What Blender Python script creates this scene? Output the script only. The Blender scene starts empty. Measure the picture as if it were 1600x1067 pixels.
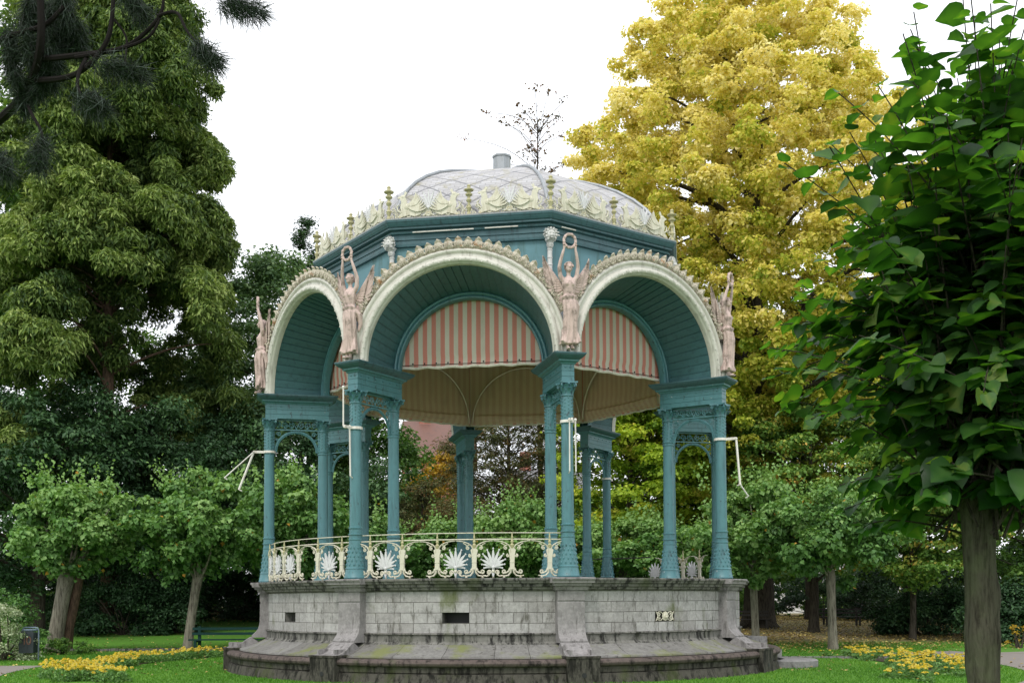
import bpy, math, random
import numpy as np
from mathutils import Matrix, Vector
PI = math.pi
rng = np.random.default_rng(7)
random.seed(7)
S = bpy.context.scene
COL = S.collection

# ------------------------------------------------------------------ camera
TH = 12.9036                       # bearing of the front right corner, degrees
CAMX, CAMY, CAMZ = 0.0, -28.4795, 1.65
yaw, pit, rol = math.radians(0.4295), math.radians(2.4269), math.radians(-0.2962)
F = Vector((math.sin(yaw) * math.cos(pit), math.cos(yaw) * math.cos(pit), math.sin(pit)))
Rt = Vector((math.cos(yaw), -math.sin(yaw), 0))
U = Rt.cross(F)
R2 = Rt * math.cos(rol) + U * math.sin(rol)
U2 = -Rt * math.sin(rol) + U * math.cos(rol)
cam = bpy.data.cameras.new('camera')
camo = bpy.data.objects.new('camera', cam); COL.objects.link(camo)
camo.matrix_world = Matrix(((R2.x, U2.x, -F.x, CAMX), (R2.y, U2.y, -F.y, CAMY), (R2.z, U2.z, -F.z, CAMZ), (0, 0, 0, 1)))
cam.sensor_fit = 'HORIZONTAL'; cam.sensor_width = 36.0
cam.lens = 1716.06 / 1600 * 36
cam.shift_y = (864.706 - 533.5) / 1600
cam.clip_start = 0.05; cam.clip_end = 1500
S.camera = camo

# ------------------------------------------------------------------ sky, sun, exposure
SUN_EL, SUN_AZ = math.radians(52), math.radians(200)     # azimuth measured from north (+Y) clockwise
W = bpy.data.worlds.new('World'); S.world = W; W.use_nodes = True
nt = W.node_tree; nt.nodes.clear()
wo = nt.nodes.new('ShaderNodeOutputWorld'); bg = nt.nodes.new('ShaderNodeBackground')
sky = nt.nodes.new('ShaderNodeTexSky'); sky.sky_type = 'NISHITA'; sky.sun_disc = False
sky.sun_elevation = SUN_EL; sky.sun_rotation = SUN_AZ; sky.air_density = 1.0; sky.dust_density = 3.0
# closed cloud deck: white overcast mixed over the blue of the Nishita sky
mixw = nt.nodes.new('ShaderNodeMix'); mixw.data_type = 'RGBA'
mixw.inputs[0].default_value = 0.86
tcw = nt.nodes.new('ShaderNodeTexCoord'); nz = nt.nodes.new('ShaderNodeTexNoise'); nz.inputs['Scale'].default_value = 2.2
nz.inputs['Detail'].default_value = 4
rw = nt.nodes.new('ShaderNodeValToRGB'); rw.color_ramp.elements[0].color = (9.4, 9.8, 10.4, 1); rw.color_ramp.elements[1].color = (13.5, 13.6, 13.8, 1)
nt.links.new(tcw.outputs['Generated'], nz.inputs['Vector']); nt.links.new(nz.outputs['Fac'], rw.inputs[0])
nt.links.new(sky.outputs[0], mixw.inputs[6]); nt.links.new(rw.outputs[0], mixw.inputs[7])
nt.links.new(mixw.outputs[2], bg.inputs['Color']); bg.inputs['Strength'].default_value = 0.10
nt.links.new(bg.outputs[0], wo.inputs[0])
sl = bpy.data.lights.new('sun', 'SUN'); sl.energy = 1.1; sl.angle = math.radians(14); sl.color = (1, .96, .9)
so = bpy.data.objects.new('sun', sl); COL.objects.link(so)
sd = Vector((math.sin(SUN_AZ) * math.cos(SUN_EL), math.cos(SUN_AZ) * math.cos(SUN_EL), math.sin(SUN_EL)))
so.rotation_euler = sd.to_track_quat('Z', 'Y').to_euler()
S.view_settings.view_transform = 'Standard'; S.view_settings.look = 'None'
S.view_settings.gamma = 1.0; S.view_settings.use_curve_mapping = False
S.view_settings.exposure = 0.55
S.render.engine = 'CYCLES'
cy = S.cycles
cy.max_bounces = 7; cy.diffuse_bounces = 4; cy.glossy_bounces = 2; cy.transmission_bounces = 3; cy.transparent_max_bounces = 4
cy.use_denoising = True; cy.sample_clamp_indirect = 6

# ------------------------------------------------------------------ materials
def mat(name):
    m = bpy.data.materials.new(name); m.use_nodes = True
    n = m.node_tree.nodes; b = n['Principled BSDF']
    return m, m.node_tree, b
def node(t, ty, **kw):
    n = t.nodes.new(ty)
    for k, v in kw.items():
        if k in ('data_type', 'blend_type', 'operation', 'distance', 'feature', 'noise_dimensions', 'offset', 'wave_type', 'bands_direction', 'attribute_name', 'invert'):
            setattr(n, k, v)
        else:
            n.inputs[k].default_value = v
    return n
def ramp(t, fac, stops):
    r = t.nodes.new('ShaderNodeValToRGB'); cr = r.color_ramp
    while len(cr.elements) < len(stops): cr.elements.new(.5)
    for e, (p, c) in zip(cr.elements, stops):
        e.position = p; e.color = (*c, 1) if len(c) == 3 else c
    t.links.new(fac, r.inputs[0]); return r.outputs[0]
def mix(t, fac, a, b, mode='MIX'):
    n = t.nodes.new('ShaderNodeMix'); n.data_type = 'RGBA'; n.blend_type = mode
    for s, v in ((0, fac), (6, a), (7, b)):
        if isinstance(v, (float, int)): n.inputs[s].default_value = v
        elif isinstance(v, tuple): n.inputs[s].default_value = (*v, 1)
        else: t.links.new(v, n.inputs[s])
    return n.outputs[2]
def noise(t, scale, detail=4, co='Object', rough=.6, stretch=None):
    tc = t.nodes.new('ShaderNodeTexCoord'); n = t.nodes.new('ShaderNodeTexNoise')
    n.inputs['Scale'].default_value = scale; n.inputs['Detail'].default_value = detail; n.inputs['Roughness'].default_value = rough
    src = tc.outputs[co]
    if stretch:
        mp = t.nodes.new('ShaderNodeMapping'); mp.inputs['Scale'].default_value = stretch
        t.links.new(src, mp.inputs[0]); src = mp.outputs[0]
    t.links.new(src, n.inputs['Vector']); return n.outputs['Fac']
def bump(t, b, h, strength=.3, dist=.02):
    n = t.nodes.new('ShaderNodeBump'); n.inputs['Strength'].default_value = strength; n.inputs['Distance'].default_value = dist
    t.links.new(h, n.inputs['Height']); t.links.new(n.outputs[0], b.inputs['Normal'])
def worn(name, base, dark, stain=None, rough=.55, sc=5, stain_amt=(.55, .7), fleck=None, bmp=.3, metallic=0, streak=True):
    """weathered paint: mottled base, darker grime in streaks, optional rust or flaked patches"""
    m, t, b = mat(name)
    n1 = noise(t, sc, 6); n2 = noise(t, sc * .8, 5, stretch=(3, 3, .5)) if streak else noise(t, sc * 2.3, 5)
    c = mix(t, ramp(t, n1, [(.35, (0, 0, 0)), (.65, (1, 1, 1))]), base, tuple(x * .82 + dark_x * .18 for x, dark_x in zip(base, dark)))
    c = mix(t, ramp(t, n2, [(.52, (0, 0, 0)), (.75, (.8, .8, .8))]), c, dark)
    if stain:
        n3 = noise(t, sc * .9, 6, rough=.7)
        c = mix(t, ramp(t, n3, [(stain_amt[0], (0, 0, 0)), (stain_amt[1], (1, 1, 1))]), c, stain)
    if fleck:
        n4 = noise(t, 11, 5, stretch=(1, 1, .45), rough=.65)
        c = mix(t, ramp(t, n4, [(.63, (0, 0, 0)), (.66, (.85, .85, .85))]), c, fleck)
        n5 = noise(t, 17, 3, stretch=(1, 1, .5))
        c = mix(t, ramp(t, n5, [(.735, (0, 0, 0)), (.745, (1, 1, 1))]), c, (.45, .45, .44))
    t.links.new(c, b.inputs['Base Color']); b.inputs['Roughness'].default_value = rough; b.inputs['Metallic'].default_value = metallic; b.inputs['Specular IOR Level'].default_value = .5 if rough < .6 else .12
    bump(t, b, noise(t, 45, 4), bmp, .012)
    return m
M = {}
TEAL = (.066, .185, .205); TEALD = (.028, .075, .085)
M['teal'] = worn('teal_paint', TEAL, TEALD, fleck=(.025, .05, .055), rough=.42)
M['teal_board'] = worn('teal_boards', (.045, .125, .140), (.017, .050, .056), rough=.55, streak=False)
M['teal_dark'] = worn('dark_teal_cornice', (.040, .108, .122), (.010, .024, .026), rough=.5)
M['teal_panel'] = worn('teal_panel', (.12, .235, .26), (.06, .10, .075), rough=.6, sc=2.5)
M['cream'] = worn('cream_paint', (.55, .535, .475), (.20, .185, .15), stain=(.33, .20, .10), stain_amt=(.66, .78), rough=.5, sc=4)
M['crest'] = worn('cream_leaf_crest', (.52, .475, .39), (.21, .155, .105), stain=(.42, .21, .10), stain_amt=(.58, .72), rough=.6, sc=6, bmp=.8)
M['creamiron'] = worn('cream_iron', (.60, .575, .46), (.25, .21, .12), stain=(.36, .28, .12), stain_amt=(.6, .72), rough=.5, sc=9)
M['ochre'] = worn('ochre_iron', (.42, .39, .22), (.20, .17, .08), rough=.55, sc=9)
M['white'] = worn('white_iron', (.60, .60, .60), (.28, .27, .25), rough=.45, sc=9)
M['ironwhite'] = worn('grey_white_iron', (.56, .56, .53), (.16, .16, .14), rough=.5, sc=8, bmp=.6)
M['statue'] = worn('pink_terracotta', (.56, .43, .39), (.17, .125, .10), stain=(.12, .10, .08), stain_amt=(.50, .70), rough=.65, sc=5, bmp=.5)
M['zinc'] = worn('zinc', (.30, .32, .34), (.16, .16, .15), rough=.45, sc=4, metallic=.2)
M['pinebark'] = worn('dark_pine_bark', (.012, .010, .009), (.006, .005, .005), rough=1.0)
M['brown'] = worn('bark_stub', (.05, .045, .04), (.02, .02, .02))
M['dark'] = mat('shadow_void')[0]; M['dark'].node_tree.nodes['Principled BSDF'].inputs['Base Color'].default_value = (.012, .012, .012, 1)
M['greenpaint'] = worn('dark_green_paint', (.010, .040, .034), (.005, .018, .015), rough=.7)
M['darkwood'] = worn('dark_bench_wood', (.03, .025, .02), (.015, .012, .01))
M['bluemetal'] = worn('blue_grey_metal', (.13, .18, .23), (.07, .09, .11), rough=.4)
M['binplate'] = worn('bin_plate', (.018, .026, .032), (.01, .012, .015), rough=.45)
M['orange'] = worn('orange_marking', (.13, .055, .035), (.06, .03, .02))
M['pinkpaint'] = worn('white_bracket_paint', (.72, .69, .64), (.48, .40, .34), stain=(.4, .2, .12), stain_amt=(.66, .75))
def m_stone(name, base, dark, mortar=None, moss=(.10, .12, .035), mossamt=.62, bw=.6, rh=.219, da=.54):
    m, t, b = mat(name)
    uv = t.nodes.new('ShaderNodeTexCoord')
    n1 = noise(t, 3.2, 7, rough=.7); n2 = noise(t, 14, 6, rough=.7); n3 = noise(t, 1.4, 5, stretch=(1, 1, .6)); n4 = noise(t, 4, 5, stretch=(1.9, 1.9, .5), rough=.72)
    c = mix(t, ramp(t, n1, [(.3, (0, 0, 0)), (.68, (1, 1, 1))]), base, tuple(.62 * x for x in base))
    c = mix(t, ramp(t, n2, [(.45, (0, 0, 0)), (.8, (.8, .8, .8))]), c, tuple(min(1, 1.25 * x) for x in base))
    h = n2
    if mortar:
        br = t.nodes.new('ShaderNodeTexBrick'); br.inputs['Scale'].default_value = 1; br.inputs['Brick Width'].default_value = bw; br.inputs['Row Height'].default_value = rh
        br.inputs['Mortar Size'].default_value = .0055; br.inputs['Mortar Smooth'].default_value = .25; br.inputs['Color1'].default_value = (1, 1, 1, 1); br.inputs['Color2'].default_value = (.74, .73, .72, 1); br.inputs['Mortar'].default_value = (.25, .24, .22, 1)
        wv = t.nodes.new('ShaderNodeTexNoise'); wv.inputs['Scale'].default_value = 5
        t.links.new(uv.outputs['UV'], wv.inputs['Vector'])
        ad = t.nodes.new('ShaderNodeVectorMath'); ad.operation = 'MULTIPLY_ADD'
        t.links.new(wv.outputs['Color'], ad.inputs[0]); ad.inputs[1].default_value = (.016, .012, 0); t.links.new(uv.outputs['UV'], ad.inputs[2])
        t.links.new(ad.outputs[0], br.inputs['Vector'])
        c = mix(t, 1.0, c, br.outputs['Color'], 'MULTIPLY')
    c = mix(t, ramp(t, n4, [(da, (0, 0, 0)), (da + .13, (.9, .9, .9))]), c, dark)
    c = mix(t, ramp(t, n3, [(mossamt, (0, 0, 0)), (mossamt + .14, (.8, .8, .8))]), c, moss)
    t.links.new(c, b.inputs['Base Color']); b.inputs['Roughness'].default_value = .88; b.inputs['Specular IOR Level'].default_value = .15
    if mortar:
        mm = t.nodes.new('ShaderNodeMath'); mm.operation = 'MULTIPLY_ADD'; mm.inputs[1].default_value = -1.2
        t.links.new(br.outputs['Fac'], mm.inputs[0]); t.links.new(n2, mm.inputs[2]); h = mm.outputs[0]
    bump(t, b, h, .7, .015)
    return m
M['wallstone'] = m_stone('limestone_masonry', (.44, .43, .415), (.10, .095, .08), mortar=True, mossamt=.60)
M['bluestone'] = m_stone('grey_bluestone', (.25, .245, .24), (.07, .065, .06), mossamt=.66)
M['butstone'] = m_stone('pale_bluestone', (.29, .275, .27), (.10, .095, .088), mossamt=.68, da=.52)
M['basestone'] = m_stone('mossy_base_stone', (.085, .08, .066), (.010, .010, .008), mossamt=.54, moss=(.06, .075, .025), da=.46)
M['cornstone'] = m_stone('stained_cornice_stone', (.20, .195, .175), (.014, .014, .013), mossamt=.56, moss=(.08, .09, .05), da=.47)
def m_rim():
    m = m_stone('weathered_rim_stone', (.115, .092, .082), (.015, .013, .012), mossamt=.6, moss=(.08, .10, .04), da=.50); return m
M['rim'] = m_rim()
def m_slab():
    m = m_stone('sloped_slab_stone', (.24, .235, .22), (.06, .055, .045), mortar=True, da=.57, bw=.95, rh=2, mossamt=.5, moss=(.17, .19, .06)); return m
M['slab'] = m_slab()
def m_stripes(name, red, wht, tr_=.16):
    m, t, b = mat(name)
    uv = t.nodes.new('ShaderNodeTexCoord'); sp = t.nodes.new('ShaderNodeSeparateXYZ'); t.links.new(uv.outputs['UV'], sp.inputs[0])
    a = node(t, 'ShaderNodeMath', operation='MULTIPLY'); a.inputs[1].default_value = 1 / .205; t.links.new(sp.outputs[0], a.inputs[0])
    f = node(t, 'ShaderNodeMath', operation='FRACT'); t.links.new(a.outputs[0], f.inputs[0])
    g = ramp(t, f.outputs[0], [(0, (0, 0, 0)), (.47, (0, 0, 0)), (.50, (1, 1, 1)), (.97, (1, 1, 1)), (1, (0, 0, 0))])
    c = mix(t, g, wht, red)
    n = noise(t, 2.2, 5, stretch=(1, 1, .4))
    c = mix(t, ramp(t, n, [(.5, (0, 0, 0)), (.85, (.5, .5, .5))]), c, (.36, .28, .2))
    t.links.new(c, b.inputs['Base Color']); b.inputs['Roughness'].default_value = .9
    tr = t.nodes.new('ShaderNodeBsdfTranslucent'); t.links.new(c, tr.inputs[0])
    ms = t.nodes.new('ShaderNodeMixShader'); ms.inputs[0].default_value = tr_
    out = t.nodes['Material Output']; t.links.new(b.outputs[0], ms.inputs[1]); t.links.new(tr.outputs[0], ms.inputs[2]); t.links.new(ms.outputs[0], out.inputs[0])
    bump(t, b, noise(t, 6, 3, stretch=(3, 3, .6)), .3, .03)
    return m
M['stripe'] = m_stripes('striped_canvas', (.66, .26, .21), (.66, .62, .53), tr_=.30)
M['lining'] = worn('beige_canvas', (.60, .51, .38), (.40, .33, .23), rough=.9, sc=2)
M['backstripe'] = m_stripes('faded_canvas_lining', (.64, .51, .37), (.70, .60, .45), tr_=.5)
M['piping'] = worn('pale_piping', (.62, .58, .50), (.35, .31, .25), rough=.7)
def m_slate():
    m, t, b = mat('scale_slates')
    uv = t.nodes.new('ShaderNodeTexCoord')
    mp = t.nodes.new('ShaderNodeMapping'); mp.inputs['Rotation'].default_value = (0, 0, 0); t.links.new(uv.outputs['UV'], mp.inputs[0])
    br = t.nodes.new('ShaderNodeTexBrick'); br.inputs['Scale'].default_value = 1; br.inputs['Brick Width'].default_value = .24; br.inputs['Row Height'].default_value = .11
    br.inputs['Mortar Size'].default_value = .012; br.inputs['Color1'].default_value = (.46, .46, .49, 1); br.inputs['Color2'].default_value = (.28, .275, .29, 1); br.inputs['Mortar'].default_value = (.16, .16, .17, 1)
    t.links.new(mp.outputs[0], br.inputs['Vector'])
    # diagonal lap lines
    sp = t.nodes.new('ShaderNodeSeparateXYZ'); t.links.new(uv.outputs['UV'], sp.inputs[0])
    lines = []
    for s in (1, -1):
        a = node(t, 'ShaderNodeMath', operation='MULTIPLY'); a.inputs[1].default_value = s * 1.25; t.links.new(sp.outputs[1], a.inputs[0])
        d = node(t, 'ShaderNodeMath', operation='ADD'); t.links.new(a.outputs[0], d.inputs[0]); t.links.new(sp.outputs[0], d.inputs[1])
        q = node(t, 'ShaderNodeMath', operation='PINGPONG'); q.inputs[1].default_value = .48; t.links.new(d.outputs[0], q.inputs[0])
        lines.append(ramp(t, q.outputs[0], [(0, (1, 1, 1)), (.035, (.6, .6, .6)), (.05, (0, 0, 0))]))
    l = mix(t, 1.0, lines[0], lines[1], 'ADD')
    c = mix(t, noise(t, 5, 5), br.outputs['Color'], (.38, .37, .36))
    c = mix(t, l, c, (.14, .14, .15))
    n3 = noise(t, 1.6, 6, stretch=(2, 2, .8))
    c = mix(t, ramp(t, n3, [(.55, (0, 0, 0)), (.70, (.8, .8, .8))]), c, (.26, .24, .13))
    t.links.new(c, b.inputs['Base Color']); b.inputs['Roughness'].default_value = .55
    bump(t, b, br.outputs['Fac'], -.6, .02)
    return m
M['slate'] = m_slate()
def m_leaf(name, stops, transl=.3, tcol=None, rough=.5, spec=.22):
    """stops: colour ramp over the per-leaf tint attribute"""
    m, t, b = mat(name)
    at = t.nodes.new('ShaderNodeAttribute'); at.attribute_name = 'tint'
    c = ramp(t, at.outputs['Fac'], stops)
    t.links.new(c, b.inputs['Base Color']); b.inputs['Roughness'].default_value = rough; b.inputs['Specular IOR Level'].default_value = spec
    tr = t.nodes.new('ShaderNodeBsdfTranslucent')
    cc = mix(t, 1.0, c, tcol or (1.3, 1.35, .6), 'MULTIPLY'); t.links.new(cc, tr.inputs[0])
    ms = t.nodes.new('ShaderNodeMixShader'); ms.inputs[0].default_value = transl
    t.links.new(b.outputs[0], ms.inputs[1]); t.links.new(tr.outputs[0], ms.inputs[2]); t.links.new(ms.outputs[0], t.nodes['Material Output'].inputs[0])
    return m
M['yellow'] = m_leaf('autumn_yellow_leaves', [(0, (.18, .27, .03)), (.3, (.40, .46, .05)), (.52, (.68, .60, .11)), (.72, (.83, .69, .20)), (1, (.90, .80, .42))], .46, (1.1, 1.15, .9))
M['cypress'] = m_leaf('cypress_sprays', [(0, (.025, .058, .014)), (.4, (.115, .18, .045)), (.75, (.215, .295, .07)), (1, (.35, .42, .14))], .24)
M['darkleaf'] = m_leaf('dark_evergreen_leaves', [(0, (.013, .034, .014)), (.6, (.036, .088, .032)), (1, (.09, .17, .06))], .12)
M['midleaf'] = m_leaf('mid_green_leaves', [(0, (.04, .10, .022)), (.6, (.12, .235, .045)), (1, (.23, .35, .07))], .32)
M['greyleaf'] = m_leaf('grey_green_leaves', [(0, (.06, .12, .05)), (.6, (.15, .255, .11)), (1, (.26, .37, .17))], .3)
M['limeleaf'] = m_leaf('lime_leaves', [(0, (.045, .11, .034)), (.5, (.125, .26, .065)), (.94, (.28, .43, .14)), (.985, (.26, .30, .09)), (1, (.5, .28, .05))], .26, rough=.5, spec=.28)
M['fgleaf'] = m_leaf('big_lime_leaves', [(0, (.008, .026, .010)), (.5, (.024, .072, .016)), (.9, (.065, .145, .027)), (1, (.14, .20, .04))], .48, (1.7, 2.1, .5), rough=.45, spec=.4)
M['maple'] = m_leaf('yellow_green_leaves', [(0, (.12, .22, .025)), (.5, (.37, .50, .05)), (.85, (.62, .68, .09)), (1, (.72, .62, .10))], .42)
M['mixed'] = m_leaf('green_and_orange_leaves', [(0, (.045, .11, .022)), (.6, (.16, .29, .055)), (.88, (.40, .42, .08)), (1, (.58, .36, .08))], .3)
M['brownleaf'] = m_leaf('brown_green_needles', [(0, (.045, .055, .022)), (.5, (.11, .13, .045)), (.85, (.15, .10, .04)), (1, (.22, .12, .05))], .2)
M['redleaf'] = m_leaf('reddish_leaves', [(0, (.06, .07, .04)), (.6, (.14, .09, .06)), (1, (.25, .12, .09))], .3)
M['gold'] = m_leaf('golden_leaves', [(0, (.3, .2, .02)), (1, (.65, .42, .05))], .35)
M['variegated'] = m_leaf('variegated_leaves', [(0, (.10, .17, .06)), (.5, (.35, .42, .25)), (1, (.62, .64, .50))], .2)
M['needle'] = m_leaf('pine_needles', [(0, (.010, .016, .009)), (.6, (.028, .045, .028)), (1, (.09, .12, .10))], .1)
M['grassblade'] = m_leaf('grass_blades', [(0, (.045, .14, .012)), (.6, (.085, .225, .022)), (1, (.17, .32, .045))], .3)
M['litter'] = m_leaf('fallen_leaf_litter', [(0, (.15, .10, .05)), (.5, (.34, .25, .09)), (1, (.60, .48, .15))], .1)
M['petal'] = m_leaf('yellow_petals', [(0, (.60, .45, .02)), (.6, (.78, .62, .06)), (1, (.85, .78, .30))], .25, (1, 1, .6))
M['redbloom'] = m_leaf('coral_blooms', [(0, (.6, .1, .05)), (1, (.7, .3, .1))], .2)
def m_bark(name, base, dark, moss=None, sc=6):
    m, t, b = mat(name)
    n1 = noise(t, sc, 7, stretch=(3.5, 3.5, .5), rough=.7); n2 = noise(t, sc * .4, 4)
    c = mix(t, ramp(t, n1, [(.36, (1, 1, 1)), (.56, (0, 0, 0))]), base, dark)
    if moss: c = mix(t, ramp(t, n2, [(.48, (0, 0, 0)), (.7, (.7, .7, .7))]), c, moss)
    t.links.new(c, b.inputs['Base Color']); b.inputs['Roughness'].default_value = .9; b.inputs['Specular IOR Level'].default_value = .1
    bump(t, b, n1, 1.0, .05); return m
M['bark'] = m_bark('dark_bark', (.075, .065, .05), (.02, .018, .014))
M['palebark'] = m_bark('pale_grey_bark', (.24, .22, .175), (.08, .07, .055), sc=5)
M['redbark'] = m_bark('brown_bark', (.13, .085, .06), (.04, .028, .02))
M['limebark'] = m_bark('furrowed_lime_bark', (.105, .098, .072), (.035, .03, .022), moss=(.13, .15, .08), sc=11)
def m_ground():
    m, t, b = mat('lawn')
    n1 = noise(t, .35, 5); n2 = noise(t, 9, 6, rough=.75); n3 = noise(t, 60, 3)
    c = mix(t, ramp(t, n2, [(.3, (0, 0, 0)), (.7, (1, 1, 1))]), (.055, .165, .015), (.115, .26, .032))
    c = mix(t, ramp(t, n1, [(.4, (0, 0, 0)), (.7, (.6, .6, .6))]), c, (.07, .16, .025))
    # leaf litter ground under the trees on the right and far back
    tc = t.nodes.new('ShaderNodeTexCoord'); sp = t.nodes.new('ShaderNodeSeparateXYZ'); t.links.new(tc.outputs['Object'], sp.inputs[0])
    def sm(axis, lo, hi):
        r = t.nodes.new('ShaderNodeMapRange'); r.interpolation_type = 'SMOOTHSTEP'; r.inputs[1].default_value = lo; r.inputs[2].default_value = hi
        t.links.new(sp.outputs[axis], r.inputs[0]); return r.outputs[0]
    def mth(op, a, bb):
        n = node(t, 'ShaderNodeMath', operation=op)
        for i, v in enumerate((a, bb)):
            if isinstance(v, (int, float)): n.inputs[i].default_value = v
            else: t.links.new(v, n.inputs[i])
        return n.outputs[0]
    right = mth('MULTIPLY', sm(0, 6, 9), sm(1, 9, 15)); back = sm(1, 27, 31)
    z = mth('MAXIMUM', right, back)
    z = mth('MULTIPLY', z, ramp(t, noise(t, .8, 6), [(.25, (.55, .55, .55)), (.5, (1, 1, 1))]))
    lit = mix(t, ramp(t, n2, [(.35, (0, 0, 0)), (.65, (1, 1, 1))]), (.12, .10, .05), (.27, .21, .115))
    c = mix(t, z, c, lit)
    t.links.new(c, b.inputs['Base Color']); b.inputs['Roughness'].default_value = .95; b.inputs['Specular IOR Level'].default_value = .15
    bump(t, b, n2, .6, .04); return m
M['lawn'] = m_ground()
def m_path():
    m, t, b = mat('gravel_path')
    c = mix(t, noise(t, 30, 5, rough=.8), (.15, .13, .115), (.24, .215, .19))
    c = mix(t, ramp(t, noise(t, 1.1, 5), [(.5, (0, 0, 0)), (.75, (.7, .7, .7))]), c, (.13, .11, .08))
    t.links.new(c, b.inputs['Base Color']); b.inputs['Roughness'].default_value = .95
    bump(t, b, noise(t, 70, 3), .4, .01); return m
M['path'] = m_path()
M['floor'] = worn('pale_stage_floor', (.46, .43, .38), (.3, .28, .25), rough=.8, streak=False)
M['soil'] = worn('soil', (.05, .04, .028), (.03, .024, .018), rough=.95, streak=False)
def m_brick():
    m, t, b = mat('red_brick'); tc = t.nodes.new('ShaderNodeTexCoord')
    br = t.nodes.new('ShaderNodeTexBrick'); br.inputs['Scale'].default_value = 1; br.inputs['Brick Width'].default_value = .24; br.inputs['Row Height'].default_value = .09
    br.inputs['Mortar Size'].default_value = .008; br.inputs['Color1'].default_value = (.42, .13, .085, 1); br.inputs['Color2'].default_value = (.34, .10, .07, 1); br.inputs['Mortar'].default_value = (.35, .28, .24, 1)
    mp = t.nodes.new('ShaderNodeMapping'); mp.inputs['Rotation'].default_value = (PI / 2, 0, 0); t.links.new(tc.outputs['Object'], mp.inputs[0]); t.links.new(mp.outputs[0], br.inputs['Vector'])
    t.links.new(br.outputs['Color'], b.inputs['Base Color']); b.inputs['Roughness'].default_value = .85; return m
M['redbrick'] = m_brick()
M['whitewall'] = worn('white_render', (.78, .78, .77), (.55, .55, .54), sc=1)
M['rooftile'] = worn('roof_tiles', (.16, .075, .055), (.08, .05, .04), sc=3)
M['greyroof'] = worn('grey_roof', (.20, .20, .21), (.12, .12, .12), sc=2)
M['glass'] = mat('window_glass')[0]
_g = M['glass'].node_tree.nodes['Principled BSDF']; _g.inputs['Base Color'].default_value = (.05, .06, .07, 1); _g.inputs['Roughness'].default_value = .08

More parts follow.
